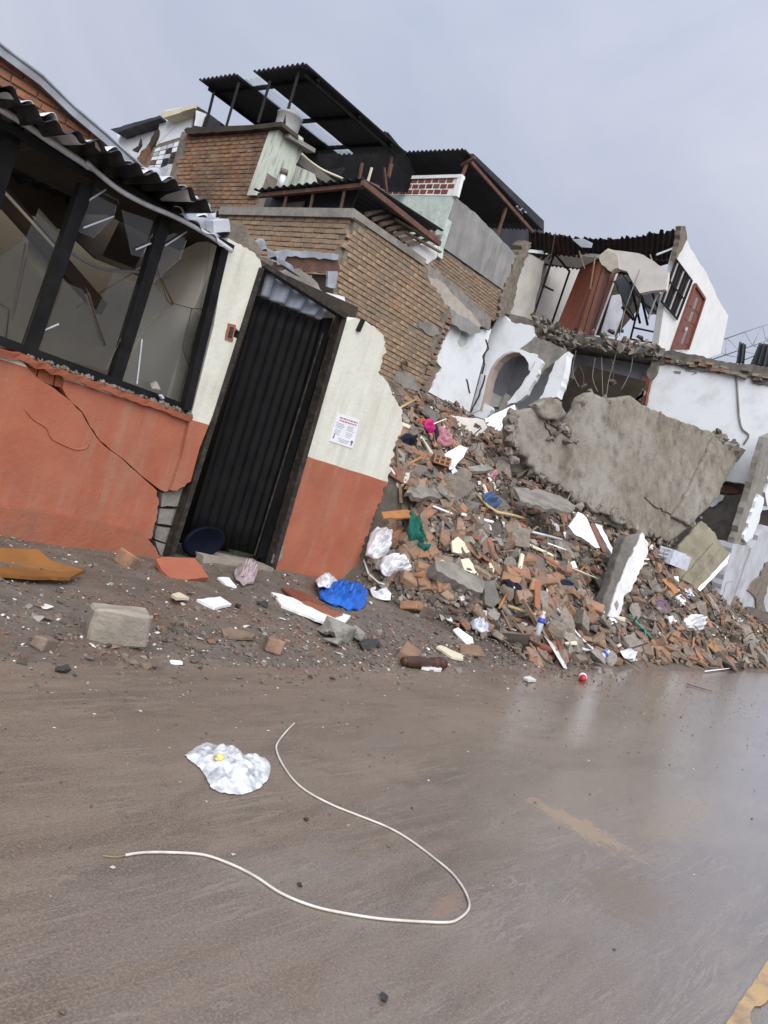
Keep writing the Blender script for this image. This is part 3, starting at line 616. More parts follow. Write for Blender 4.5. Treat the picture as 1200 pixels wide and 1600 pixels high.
poly('painted_shade_panel', [(-160, 120), (360, 372), (338, 436), (290, 430), (240, 440), (190, 420), (150, 404), (110, 366), (60, 340), (-160, 250)], 'y', 6.75, .04, M_intdark, oh)  # dark panel added to paint the shade in the upper windows
bar('fallen_joist', P(2, 305, 'y', 5.7), P(158, 482, 'y', 6.1), .07, .11, mat('dark stained joist', (.05, .03, .022), (.03, .02, .016), 6, .6, .2, 30), oh)
bar('fallen_joist', P(6, 300, 'y', 5.66), P(90, 392, 'y', 5.85), .02, .02, M_cream, oh)
for p, q, y0 in [((40, 380), (16, 500), 6.2), ((138, 458), (162, 540), 5.6), ((134, 460), (157, 532), 5.6), ((245, 418), (270, 474), 5.6), ((120, 480), (220, 418), 6.4), ((20, 500), (50, 360), 6.8), ((330, 442), (215, 425), 6.1)]:
    bar('batten', P(*p, 'y', y0), P(*q, 'y', y0+.15), .011, .013, M_oldwood, oh)
tube('hanging_conduit', spline([P(a, b, 'y', 5.95) for a, b in [(106, 392), (140, 412), (170, 422), (205, 424), (250, 430), (312, 442)]], 6), .011, M_galv, oh)
# roof: dark corrugated sheets overhanging the front, and the broken eave end
za = P(0, 130, 'y', 4.9).z
e0, e1 = P(-260, -18, 'y', 4.9), P(338, 330, 'y', 4.9)
def sag(u, v): return Vector((0, 0, .02*math.sin(u*9)+.015*math.sin(u*23)))
M_eave = mat('black wet roofing', (.012, .012, .014), (.02, .02, .023), 4, .4, .2, 30)
corr('roof_sheet', e0, e1, Vector((e1.x, 6.9, e1.z-.05)), Vector((e0.x, 6.9, e0.z-.02)), 17, M_eave, oh, amp=.024, bend=sag)
e2, e3 = e0+Vector((0, .06, .008)), e1+Vector((0, .06, .014))
def sag2(u, v): return Vector((0, 0, .02*math.sin(u*9)+.022*math.sin(u*31)+.012*math.sin(u*67)))
corr('lip_highlight_sheet', e2, e3, Vector((e1.x, 6.0, e1.z+.02)), Vector((e0.x, 6.0, e0.z+.06)), 17, M_flash, oh, amp=.024, bend=sag2)  # bright second sheet added to imitate wet highlights on the lips
corr('roof_sheet', P(272, 322, 'y', 5.15), P(352, 385, 'y', 5.15), P(372, 372, 'y', 5.9), P(300, 318, 'y', 5.9), 3, M_galv, oh, amp=.02)
corr('roof_sheet', P(395, 378, 'y', 5.5), P(440, 412, 'y', 5.5), P(470, 432, 'y', 6.3), P(404, 372, 'y', 6.3), 3, M_galv, oh, amp=.025)
poly('eave_block', J([(333, 345), (358, 342), (360, 362), (334, 364)], 1, 7, 14, True), 'y', FY-.05, .12, M_greywash, oh)

# wall behind the house: brick gable strip with bright flashing on its sloping top
gb = thing('brick_gable', 'stained red brick wall with bright metal flashing behind the orange house roof', 'wall', (3.5, 7.5, 0))
gt = [(-260, -130), (0, 84), (60, 128), (110, 176), (160, 218), (215, 268), (262, 300), (330, 340)]
poly('wall', gt + [(400, 430), (330, 460), (0, 330), (-260, 220)], 'y', 7.55, .25, M_mortar, gb)
brick_field(gb, 'y', 7.55, [(-40, 52), (0, 86), (60, 130), (110, 178), (160, 220), (215, 270), (262, 302), (200, 320), (90, 260), (-40, 180)], M_gable, limit=300, seed=1)
q = [P(a, b, 'y', 7.5) for a, b in gt[:7]]
vs = [];
for p in q: vs += [p+Vector((0, -.05, -.03)), p+Vector((0, -.05, .05)), p+Vector((0, .3, .07)), p+Vector((0, .3, .03))]
fs = [[4*i+k, 4*i+(k+1) % 4, 4*i+4+(k+1) % 4, 4*i+4+k] for i in range(len(q)-1) for k in range(4)] + [[0, 1, 2, 3], [4*len(q)-1, 4*len(q)-2, 4*len(q)-3, 4*len(q)-4]]
mk('flashing', vs, fs, M_galv, gb)
tube('flashing_roll', [p+Vector((0, -.05, .05)) for p in q], .016, M_galv, gb, 8)
# crushed flashing end
corr('crushed_sheet', P(215, 262, 'y', 6.9), P(300, 318, 'y', 6.9), P(330, 335, 'y', 7.3), P(240, 262, 'y', 7.3), 3, M_flash, gb, amp=.03)
corr('crushed_sheet', P(240, 292, 'y', 5.6), P(336, 350, 'y', 5.6), P(338, 330, 'y', 6.2), P(262, 282, 'y', 6.2), 4, M_flash, gb, amp=.025)

# rusted awning and loose sheets between the house and the brick building
aw = thing('broken_awning', 'rusted metal awning with torn grey sheet above the black door', 'awning', P(490, 430, 'y', 7.0))
poly('awning_board', J([(440, 398), (528, 400), (532, 424), (524, 428), (430, 420)], 1.5, 8, 41, True), 'y', 7.0, .08, M_rust, aw)
poly('awning_sheet', J([(425, 396), (450, 390), (530, 398), (528, 406), (448, 400), (440, 412), (424, 408)], 1.5, 7, 42, True), 'y', 6.95, .03, M_galv, aw)
poly('torn_sheet', J([(436, 424), (470, 420), (490, 436), (500, 452), (520, 470), (470, 460), (440, 440)], 2, 7, 43, True), 'y', 6.7, .04, M_conc, aw)
poly('torn_sheet', J([(512, 424), (528, 424), (524, 450), (512, 448)], 1, 6, 44, True), 'y', 6.8, .03, M_galv, aw)
poly('gap_shade_plate', [(490, 428), (524, 430), (520, 460), (486, 450)], 'y', 7.1, .02, M_intdark, aw)  # dark plate paints the shade inside the gap
poly('ledge_block', J([(498, 455), (538, 464), (540, 474), (496, 466)], 1, 8, 45, True), 'y', 6.6, .2, M_white, aw)
poly('support_wall', J([(404, 400), (440, 410), (500, 452), (545, 470), (560, 520), (520, 500), (420, 440)], 2, 8, 46, True), 'y', 7.3, .3, M_mortar, aw)

# notice sheet taped to the cream wall
nt_ = thing('paper_notice', 'white printed notice with red heading taped to the cream wall', 'notice', P(538, 672, 'y', FY))
def np_(u, v, d=0.): # u,v over the sheet
    a, b, c, d_ = [P(x, y, 'y', FY-.006-d) for x, y in ((527, 645), (562, 656), (551, 701), (515, 689))]
    return a.lerp(b, u).lerp(d_.lerp(c, u), v)
prism('sheet', [np_(0, 0), np_(1, 0), np_(1, 1), np_(0, 1)], (0, .004, 0), M_paper, nt_)
M_ink = flat('grey print', (.38, .41, .46), .7, 0); M_inkr = flat('dark red print', (.40, .2, .22), .7, 0); M_inkd = flat('black print', (.15, .15, .17), .7, 0)
def strip(u0, u1, v0, v1, mt): prism('print', [np_(u0, v0, .001), np_(u1, v0, .001), np_(u1, v1, .001), np_(u0, v1, .001)], (0, .0008, 0), mt, nt_)
rr = random.Random(2)
for v, u0, u1, mt in [(.10, .16, .95, M_inkr), (.19, .18, .92, M_inkr)]:
    u = u0
    while u < u1:
        w = rr.uniform(.05, .13); strip(u, min(u+w, u1), v, v+.05, mt); u += w+.025
for c0 in (.08, .56):
    for k in range(8):
        v = .31+.05*k + (.03 if k > 3 else 0)
        strip(c0, c0+rr.uniform(.22, .36), v, v+.018, M_ink)
for k in range(3): strip(.3+.03*k, .82-.05*k, .80+.05*k, .82+.05*k, M_ink)
strip(.10, .14, .70, .84, M_inkd); strip(.07, .14, .83, .86, M_inkd)
cc = [np_(.90+.055*math.cos(a), .80+.05*math.sin(a), .001) for a in [i*math.pi/6 for i in range(12)]]; prism('print', cc, (0, .0008, 0), M_inkd, nt_); strip(.87, .92, .84, .92, M_inkd)

# ================================================================== TAN BRICK BUILDING
BY = 8.2; BX = P(552, 340, 'y', BY).x
bb = thing('brick_building', 'tan brick building with concrete cap and lean to roof behind the orange house', 'building', (BX+1, BY, 0))
cap_r = J([(556, 333), (600, 362), (630, 385), (664, 412)], 1.2, 9, 51)
front = [(556, 340), (664, 414)] + J([(664, 414), (672, 440), (690, 466), (704, 480), (694, 510), (678, 548), (664, 590), (652, 622)], 3, 7, 52) + [(640, 700), (440, 700)]
core = poly('front_wall', front, 'y', BY, .3, M_mortar, bb)
nb = brick_field(core, 'y', BY, [(550, 344), (664, 420), (676, 446), (700, 482), (672, 560), (650, 622), (640, 660), (560, 600), (496, 520), (540, 380)], M_brick, Lb=.20, Hb=.062, limit=300, seed=2, skip=.012)
# the flank facing the camera's left
flank = [(348, 322), (548, 332), (500, 520), (300, 480)]
core2 = poly('side_wall', flank, 'x', BX, .3, M_mortar, bb)
brick_field(core2, 'x', BX, [(352, 340), (548, 344), (508, 500), (400, 470), (352, 380)], M_brick, Lb=.22, Hb=.064, limit=180, seed=3)
pa, pb = P(345, 330, 'x', BX-.03), P(553, 334, 'x', BX-.03); pc = P(664, 410, 'y', BY-.03)
za = (pa.z+pb.z)/2
bar('cap_beam', pa+Vector((.12, 0, 0)), pb+Vector((.12, .0, 0)), .3, .13, M_conc, bb)
bar('cap_beam', Vector((BX-.03, BY+.1, pb.z)), Vector((pc.x, BY+.1, pc.z+.0)), .28, .10, M_conc, bb)
# roof slab to keep the daylight out of the building
prism('roof_deck', [(BX+.1, BY+.1, za-.3), (10.0, BY+.1, za-.3), (10.0, 11.5, za-.3), (BX+.1, 11.5, za-.3)], (0, 0, .1), M_concd, bb)
# cement patches and the anchor ring
poly('cement_patch', J([(655, 500), (680, 508), (688, 522), (676, 526), (654, 512)], 1.5, 6, 53, True), 'y', BY-.03, .03, M_conc, core)
poly('cement_patch', J([(620, 580), (650, 588), (652, 612), (630, 606), (616, 594)], 2, 6, 54, True), 'y', BY-.028, .03, M_conc, core)
c = P(632, 571, 'y', BY-.05); tube('anchor_ring', [c+Vector((.07*math.cos(a), 0, .07*math.sin(a))) for a in [i*math.pi/6 for i in range(11)]], .014, M_rust, bb, 6)
# broken brick return on the right edge
for k in range(16):
    t = k/15; q = P(700-46*t+RN.uniform(-1, 1), 494+120*t, 'y', BY+.05)
    o = link('brick', brick_mesh('brick', .16, .11, .06, 300+k, M_rbrick, .008, .006), bb); o.matrix_basis = Matrix.Translation(q+Vector((RN.uniform(-.03, .05), 0, 0))) @ Euler((0, RN.uniform(-.1, .1), RN.uniform(-.5, .5))).to_matrix().to_4x4()
# lean-to
lean = thing('lean_to_roof', 'sagging dark lean to roof with rusted eave beam on the brick building', 'roof', (BX+.5, BY+.2, za+.05))
p1, p2 = P(404, 304, 'x', BX), P(566, 286, 'y', BY)
corr('roof_sheet', P(396, 296, 'x', BX-.1), P(566, 277, 'x', BX-.1), P(566, 277, 'x', BX-.1)+Vector((2.2, .2, .25)), P(396, 296, 'x', BX-.1)+Vector((2.2, 0, .3)), 14, M_dark, lean, amp=.02)
bar('edge_beam', P(404, 306, 'x', BX), P(568, 290, 'x', BX), .06, .06, M_rust, lean)
bar('eave_beam', P(566, 285, 'y', BY-.05), P(687, 381, 'y', BY-.05), .06, .075, M_rust, lean)
for x in (445, 486, 534): bar('post', P(x+5, 296, 'x', BX+.03), P(x-2, 328, 'x', BX+.03), .03, .03, M_rust, lean)
bar('post', P(581, 262, 'y', 9.6), P(573, 290, 'y', 9.6), .03, .03, M_cream, lean)
poly('side_sheet', [(416, 308), (560, 296), (548, 330), (410, 330)], 'x', BX+.3, .02, M_dark, lean)
poly('translucent_sheet', [(440, 318), (476, 314), (470, 330), (436, 330)], 'x', BX+.25, .02, M_conc, lean)
# battens of the broken ceiling under the eave
for k in range(7):
    t = k/6; a = (572+66*t, 335+48*t); b = (618+58*t, 322+50*t)
    bar('batten', P(a[0], a[1], 'y', BY+.28), P(b[0], b[1], 'y', BY+.95), .045, .05, M_oldwood, lean)
for k in range(3): bar('purlin', P(600+16*k, 322+20*k, 'y', BY+.5), P(668+10*k, 362+16*k, 'y', BY+.5), .06, .03, M_oldwood, lean)
corr('tile_edge', P(560, 278, 'y', BY+.5), P(682, 374, 'y', BY+.5), P(690, 372, 'y', 10.2), P(590, 290, 'y', 10.2), 14, M_rust, lean, amp=.02)
poly('white_infill', J([(628, 380), (684, 384), (682, 402), (668, 413), (654, 404)], 1.5, 8, 56, True), 'y', BY+.6, .1, M_whitec, lean)

# ================================================================== UPPER BRICK BLOCK with green render
UX = 8.1; UY = 11.23
ub = thing('rooftop_brick_block', 'weathered brick rooftop block with pale green mouldy side', 'building', (UX+.5, UY, 4))
core = poly('brick_wall', [(284, 206), (437, 194), (402, 330), (250, 330)], 'x', UX, .25, M_mortar, ub)
brick_field(core, 'x', UX, [(291, 208), (431, 201), (397, 326), (262, 318)], M_brickred, Lb=.22, Hb=.064, limit=300, seed=4)
poly('green_wall', [(438, 196), (446, 196), (474, 216), (475, 232), (462, 258), (492, 272), (500, 300), (400, 305)], 'y', UY-.08, .25, M_green, ub)
poly('parapet_slab', J([(287, 203), (292, 199), (380, 196), (440, 190), (440, 197), (380, 204), (292, 209)], .8, 9, 61, True), 'x', UX-.12, .4, M_intdark, ub)
bar('ledge', P(445, 212, 'y', UY-.12), P(486, 236, 'y', UY-.12), .22, .07, M_conc, ub)
tube('vent_pipe', [P(438, 296, 'y', UY-.1), P(443, 272, 'y', UY-.1)], .055, M_white, ub, 12)
tube('pipe_cap', [P(442.6, 273, 'y', UY-.1), P(444.6, 265, 'y', UY-.1)], .07, M_mortar, ub, 12)
tube('drain_pipe', spline([P(a, b, 'y', UY-.15) for a, b in [(471, 240), (484, 252), (505, 266), (535, 279)]], 5), .022, M_cream, ub, 6)
prism('roof_deck', [(UX+.1, UY+.1, 6.3), (12.5, UY+.1, 6.3), (12.5, 14, 6.3), (UX+.1, 14, 6.3)], (0, 0, -.15), M_concd, ub)
# water tank
wt = thing('water_tank', 'round grey water tank standing on the green rendered block', 'water tank', P(447, 205, 'y', UY+.35))
c = P(447, 203, 'y', UY+.4); R_ = .22
pro = [(0, .0), (.9, .0), (.92, .04), (.97, .2), (1.0, .36), (1.05, .37), (1.05, .40), (.98, .41), (.85, .44), (.4, .5), (0, .52)]
vs = []; n = 24
for rr_, zz in pro:
    for k in range(n): vs.append(c+Vector((R_*rr_*math.cos(2*math.pi*k/n), R_*rr_*math.sin(2*math.pi*k/n), zz-.15)))
fs = [[i*n+k, i*n+(k+1) % n, (i+1)*n+(k+1) % n, (i+1)*n+k] for i in range(len(pro)-1) for k in range(n)]
mk('tank_body', vs, fs, mat('grey fibre cement', (.33, .33, .33), (.26, .26, .26), 5, .8, .2, 30, dirt=(.15, .15, .14), dfac=.6), wt, True)
# canopy
cn = thing('corrugated_canopy', 'dark corrugated canopy with a white translucent strip on steel posts', 'canopy', (9.5, 12.5, 6.4))
cz = 7.7
def sh(name, y0, y1, x0, x1, mt, w, z=cz, sl=0., par=cn): return corr(name, (x0, y0, z), (x0, y1, z), (x1, y1, z+sl), (x1, y0, z+sl), w, mt, par, amp=.03)
sh('roof_sheet', 14.5, 13.28, 8.36, 11.2, M_dark, 9)
sh('translucent_sheet', 13.26, 12.82, 8.55, 11.25, M_trans, 3)
sh('roof_sheet', 12.80, 11.36, 8.36, 11.28, M_dark, 11)
for xx in (8.75, 9.9, 10.9): bar('purlin', (xx, 14.4, cz-.06), (xx, 11.4, cz-.06), .05, .07, M_black, cn)
for yy in (14.3, 11.5): bar('rafter', (8.5, yy, cz-.11), (11.2, yy, cz-.11), .05, .06, M_black, cn)
for a, b in [((321, 198), (334, 145)), ((354, 196), (373, 130)), ((403, 192), (422, 127)), ((443, 196), (467, 112))]: bar('post', P(*a, 'x', UX+.3), P(*b, 'x', UX+.35), .045, .045, M_black, cn)
# behind it: dark sheet painting a shaded roof underside, low roof and posts
ds = thing('dark_shed', 'dark sheet as shaded roof underside and low roof behind the canopy', 'shed', (12, 14, 4))
poly('underside_shade_sheet', [(440, 250), (505, 222), (580, 207), (604, 206), (640, 250), (660, 300), (600, 300), (480, 292)], 'y', 13.9, .05, M_black, ds)
corr('roof_sheet', P(578, 208, 'y', 13.2), P(606, 206, 'y', 12.6), P(634, 240, 'y', 12.6), P(606, 242, 'y', 13.2), 4, M_dark, ds, amp=.03)
for p, q in [((600, 262), (604, 300)), ((566, 255), (560, 285)), ((607, 278), (612, 245))]: bar('post', P(*p, 'y', 12.9), P(*q, 'y', 12.9), .05, .05, M_rust, ds)
corr('low_roof_edge', P(490, 280, 'y', 12.2), P(532, 272, 'y', 12.2), P(540, 262, 'y', 13), P(500, 268, 'y', 13), 8, M_dark, ds, amp=.02)
bar('gable_board', P(462, 258, 'y', 11.6), P(500, 288, 'y', 11.6), .05, .05, M_darkrust, ds)

# ================================================================== FAR WHITE HOUSE on the left
fh = thing('white_gabled_house', 'white house with broken roof edge and patched glass block window at far left', 'house', (10, 17, 4))
poly('wall', [(182, 206), (252, 184), (258, 172), (306, 164), (290, 260), (220, 300), (190, 250)], 'x', 9.5, .2, M_white, fh)
poly('wall', [(244, 228), (250, 186), (304, 170), (296, 210), (243, 226)], 'x', 9.35, .1, M_white, fh)
poly('brick_patch', J([(214, 248), (238, 214), (244, 206), (238, 240), (228, 262)], 1.5, 6, 71, True), 'x', 9.4, .1, M_brickred, fh)
poly('roof_edge', J([(172, 202), (250, 180), (252, 184), (182, 207)], .8, 8, 72, True), 'x', 9.2, .5, M_dark, fh)
poly('roof_edge', J([(250, 176), (306, 163), (304, 168), (256, 184)], .8, 8, 73, True), 'x', 9.1, .5, M_cream, fh)
poly('roof_end', J([(306, 164), (346, 192), (344, 200), (300, 200)], 1, 8, 74, True), 'x', 9.15, .3, M_dark, fh)
poly('torn_lining', J([(306, 172), (322, 178), (314, 198), (303, 196)], 1.5, 6, 75, True), 'x', 9.1, .02, M_white, fh)
poly('torn_gap_shade', J([(242, 204), (248, 202), (246, 214), (236, 232), (232, 226)], 1, 6, 76, True), 'x', 9.3, .03, M_intdark, fh)  # dark plates here paint the shade inside torn gaps
poly('torn_gap_shade', J([(206, 234), (216, 228), (220, 216), (221, 226), (214, 238), (208, 236)], .6, 6, 77, True), 'x', 9.3, .03, M_intdark, fh)
win = poly('window_frame', [(240, 230), (294, 212), (280, 262), (228, 262)], 'x', 9.3, .08, M_mortar, fh)
rr = random.Random(4); A_, B_, C_, D_ = (242, 232), (292, 216), (278, 264), (230, 264)
for i in range(5):
    for j in range(5):
        def bl(u, v): return (A_[0]+(B_[0]-A_[0])*u+(D_[0]-A_[0])*v+(A_[0]-B_[0]+C_[0]-D_[0])*u*v, A_[1]+(B_[1]-A_[1])*u+(D_[1]-A_[1])*v+(A_[1]-B_[1]+C_[1]-D_[1])*u*v)
        u0, u1, v0, v1 = i/5+.02, (i+1)/5-.02, j/5+.02, (j+1)/5-.02
        poly('pane', [bl(u0, v0), bl(u1, v0), bl(u1, v1), bl(u0, v1)], 'x', 9.28, .02, rr.choice([M_white, M_white, M_greywash, M_clearp, M_intdark, M_wood, M_navy]), win)
poly('flashing_heap', J([(238, 262), (268, 258), (276, 266), (262, 284), (240, 276)], 2, 6, 78, True), 'x', 9.1, .3, M_flash, fh)

# ================================================================== GREY RENDERED BLOCK
GX, GY = 14.31, 12.4
gk = thing('grey_rendered_block', 'grey cement block with mint side wall, brick screen and dark roof on rusty posts', 'building', (16, GY, 4))
poly('grey_wall', [(711, 308)] + J([(711, 308), (742, 332), (770, 360), (786, 378), (800, 392), (807, 402)], 1.2, 7, 81) + J([(807, 402), (800, 425), (785, 452)], 2, 7, 82) + [(740, 420), (686, 382)], 'y', GY, .2, M_grey, gk)
poly('mint_wall', [(600, 302), (710, 306), (686, 384), (684, 400), (660, 400)], 'x', GX, .2, M_mint, gk)
ls = poly('screen_wall', [(594, 280), (721, 276), (711, 306), (586, 304)], 'x', GX-.01, .1, M_whitec, gk)
brick_field(ls, 'x', GX-.01, [(598, 283), (712, 281), (704, 303), (590, 302)], M_lattice, Lb=.19, Hb=.105, jt=.035, proud=.012, seed=6)
poly('screen_frame', [(590, 276), (722, 272), (721, 277), (589, 281)], 'x', GX-.05, .14, M_whitec, gk)
poly('screen_frame', [(715, 277), (722, 275), (714, 306), (707, 306)], 'x', GX-.045, .1, M_whitec, gk)
# brick band and beam under the grey wall
bd = poly('brick_band', J([(684, 384), (740, 424), (786, 454), (778, 500), (760, 500), (700, 452), (664, 410)], 1, 9, 83, True), 'y', GY+.04, .25, M_mortar, gk)
brick_field(bd, 'y', GY+.04, [(684, 390), (740, 428), (786, 458), (778, 500), (762, 500), (700, 448), (668, 414)], M_brick, seed=7, limit=260)
poly('concrete_beam', J([(664, 412), (680, 420), (720, 452), (768, 496), (766, 516), (745, 508), (700, 470), (664, 434)], 1.5, 8, 84, True), 'y', GY-.12, .3, M_conc, gk)
poly('plaster_patch', J([(668, 432), (690, 440), (735, 486), (752, 508), (744, 520), (716, 500), (700, 486), (672, 452)], 2, 7, 85, True), 'y', GY-.2, .1, mat('pale plaster scab', (.48, .43, .37), (.40, .35, .30), 5, .9, .5, 20, dirt=(.28, .24, .2), dfac=.5), gk)
poly('plaster_patch', J([(702, 482), (722, 494), (750, 512), (752, 520), (735, 524), (706, 506)], 1.5, 7, 86, True), 'y', GY-.22, .1, M_grey, gk)
# roof
rf = corr('roof_sheet', (14.08, 15.6, 9.3), (14.08, 12.32, 9.3), (18.2, 12.32, 9.22), (18.2, 15.6, 9.22), 24, M_dark, gk, amp=.03)
poly('back_sheet', [(640, 240), (740, 240), (850, 345), (850, 440), (700, 330), (620, 300)], 'y', 15.7, .05, M_dark, gk)
bar('eave_rail', P(735, 252, 'y', 12.38), P(832, 362, 'y', 12.38), .06, .08, M_rust, gk)
bar('eave_rail', P(721, 258, 'y', 12.6), P(742, 246, 'y', 12.2), .06, .07, M_rust, gk)
for p, q in [((720, 280), (732, 250)), ((777, 368), (791, 324)), ((607, 276), (612, 256))]: bar('post', P(*p, 'y', GY+.05), P(*q, 'y', GY+.05), .06, .06, M_rust, gk)
poly('painted_wall_daylight', [(720, 307), (734, 307), (752, 321), (750, 324), (734, 322)], 'y', 15.6, .02, M_trans, gk)  # pale plate painted as daylight in a small opening
corr('roof_scrap', P(806, 322, 'y', 12.3), P(822, 330, 'y', 12.3), P(830, 345, 'y', 12.6), P(812, 335, 'y', 12.6), 2, M_trans, gk, amp=.03)
poly('corner_stones', J([(806, 402), (800, 425), (786, 452), (778, 500), (790, 494), (800, 450), (815, 408), (830, 380), (822, 376)], 2.5, 5, 87, True), 'y', GY-.05, .3, M_mortar, gk)

# ================================================================== COLLAPSED WHITE BUILDING
cb = thing('collapsed_building', 'collapsed white building with arched opening and torn upper floor room', 'building', (18, 11, 3.6))
poly('left_wall', J([(706, 507), (716, 510), (727, 513), (734, 523), (746, 518), (756, 514), (768, 514)], 1.5, 6, 91) + [(768, 514), (750, 582), (733, 646)] + J([(733, 646), (712, 636), (690, 624), (671, 613), (678, 598), (690, 575), (683, 566), (692, 540), (706, 507)], 1.8, 6, 92)[:-1], 'y', GY, .2, M_white, cb)
poly('brick_return', J([(704, 494), (712, 505), (700, 520), (684, 562), (690, 574), (672, 612), (658, 622), (664, 590), (684, 540)], 2, 6, 93, True), 'y', GY+.05, .3, M_rbrick, cb)
poly('grout_scab', J([(722, 516), (732, 522), (728, 538), (720, 542), (716, 534)], 1.5, 5, 94, True), 'y', GY-.015, .02, M_mint, cb)
AXX = 18.0
arch_in = [(826, 578), (826, 568), (820, 558), (810, 550), (799, 549), (787, 553), (776, 562), (767, 575), (761, 592), (757, 612), (750, 640)]
aw_ = poly('arch_wall', [(734, 647), (748, 598), (762, 540), (769, 513), (778, 496), (786, 490)] + J([(786, 490), (800, 503), (833, 510), (834, 526), (822, 538), (811, 545)], 1.5, 6, 95) + J([(822, 549), (840, 554), (837, 564), (829, 580)], 1, 6, 96) + arch_in, 'x', AXX, .22, M_white, cb)
poly('render_patch', J([(811, 545), (822, 536), (834, 525), (852, 532), (884, 546), (876, 562), (856, 574), (846, 584), (838, 572), (840, 556), (822, 549)], 1.5, 6, 111, True), 'x', AXX+.03, .2, M_conc, cb)
poly('plaster_strip', J([(829, 580), (838, 562), (846, 566), (838, 590), (822, 616), (806, 628), (812, 606)], 1.2, 6, 112, True), 'x', AXX-.05, .15, M_white, cb)
a2 = [(a+3.5, b+1.5) for a, b in arch_in]
poly('arch_lining', arch_in[3:] + a2[3:][::-1], 'x', AXX+.0, .3, mat('pinkish beige arch paint', (.50, .40, .36), (.45, .36, .32), 4, .7, .15, 30), cb)
poly('arch_foot', J([(750, 610), (768, 612), (784, 620), (778, 636), (764, 634), (748, 626)], 1, 7, 97, True), 'x', AXX+.3, .2, mat('greenish grey render', (.34, .36, .33), (.28, .30, .27), 3, .85, .2, 25), cb)
poly('wall_foot', J([(736, 640), (746, 626), (766, 634), (768, 640), (758, 655), (738, 648)], 1, 7, 98, True), 'x', AXX+.02, .2, M_white, cb)
# dark cracks in the white walls
for pts in [[(758, 530), (762, 545), (754, 556), (756, 570), (752, 584)], [(757, 586), (752, 604), (746, 622), (734, 645)], [(728, 592), (731, 606), (733, 614)]]:
    for ax, v in (('y', GY-.012),):
        q = J(pts, 1., 5, 99); poly('wall_crack', q + [(a+2.2, b+.6) for a, b in q[::-1]], ax, v, .01, M_intdark, cb)
poly('fallen_board', J([(790, 634), (812, 625), (824, 616), (849, 566), (840, 558), (826, 588), (812, 606)], 1.5, 6, 101, True), 'x', AXX-.35, .12, M_white, cb)
poly('fallen_board', J([(836, 634), (848, 616), (868, 564), (888, 549), (880, 590), (870, 620), (856, 622)], 1.5, 6, 102, True), 'x', AXX-.5, .3, M_white, cb)
poly('fallen_board', J([(770, 660), (784, 632), (790, 614), (796, 618), (788, 640), (778, 668)], 1.5, 6, 103, True), 'x', AXX-.4, .12, M_conc, cb)
# rooms behind: dim walls of the middle storey
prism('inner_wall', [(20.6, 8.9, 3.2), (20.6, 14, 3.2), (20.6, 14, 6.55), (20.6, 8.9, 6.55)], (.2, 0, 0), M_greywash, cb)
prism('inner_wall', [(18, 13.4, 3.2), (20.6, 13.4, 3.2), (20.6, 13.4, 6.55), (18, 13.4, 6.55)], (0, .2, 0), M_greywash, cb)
poly('painted_dark_sheet', [(868, 640), (905, 568), (1010, 596), (1000, 640), (960, 650)], 'x', 19.6, .1, M_intdark, cb)  # dark sheet added to paint the unlit depth of the opening
# floor slab of the torn room, broken front edge
fe = [P(a, b, 'z', 6.8) for a, b in J([(784, 484), (812, 494), (836, 500), (866, 514), (900, 521), (950, 528), (1000, 539), (1040, 545)], 2.0, 8, 104)]
prism('floor_slab', fe + [Vector((20.0, 8.7, 6.8)), Vector((24.2, 8.7, 6.8)), Vector((24.2, 13.5, 6.8)), Vector((18.3, 13.5, 6.8))], (0, 0, -.22), M_concd, cb)
fe2 = [P(a, b, 'z', 6.62) for a, b in J([(880, 520), (910, 534), (950, 540), (985, 552), (1030, 556)], 1.6, 7, 105)]
prism('floor_layer', fe2 + [Vector((20.3, 9.2, 6.62)), Vector((19.6, 11.5, 6.62))], (0, 0, -.12), M_conc, cb)
rr = random.Random(9); cm = [chunk_mesh('edge_lump', 40+k, M_rconc, .7) for k in range(6)]
it = []
for k in range(130):
    t = rr.random(); px, py = (842+50*t+rr.uniform(-10, 12), 500+40*t+rr.uniform(-8, 22)) if k < 95 else (880+150*t, 523+24*t+rr.uniform(-4, 14))
    it.append((rr.randrange(6), Matrix.Translation(P(px, py, 'x', 18.05+.4*t+rr.uniform(-.1, .25))) @ Euler((rr.gauss(0, .5), rr.gauss(0, .5), rr.random()*6)).to_matrix().to_4x4() @ Matrix.Diagonal((rr.uniform(.1, .42), rr.uniform(.1, .36), rr.uniform(.06, .2), 1))))
join_copies('broken_edge', cm, it, M_rconc, cb)
# hanging lumps on bent bars
for k, (a, b, s) in enumerate([((890, 590), (890, 560), .28), ((912, 602), (905, 570), .18), ((957, 597), (955, 560), .26), ((884, 570), (880, 545), .25), ((912, 540), (908, 530), .2), ((880, 610), (886, 586), .2)]):
    p = P(*a, 'x', 18.6); o = link('hanging_lump', cm[k % 6], cb); o.matrix_basis = Matrix.Translation(p) @ Euler((k, .3, 1.2)).to_matrix().to_4x4() @ Matrix.Diagonal((s, s*.8, s*1.9, 1))
    tube('reinforcing_bar', spline([P(*b, 'x', 18.6), P((a[0]+b[0])/2+3, (a[1]+b[1])/2, 'x', 18.6), p], 4), .012, M_rust, cb, 5)
for pts in [[(968, 532), (958, 570), (950, 600), (946, 640)], [(930, 560), (926, 590), (934, 612)], [(990, 545), (985, 580), (970, 610)], [(900, 548), (895, 580), (905, 605)], [(940, 558), (942, 620)]]:
    tube('hanging_wire', spline([P(a, b, 'x', 18.4) for a, b in pts], 5), .009, M_conc, cb, 5)
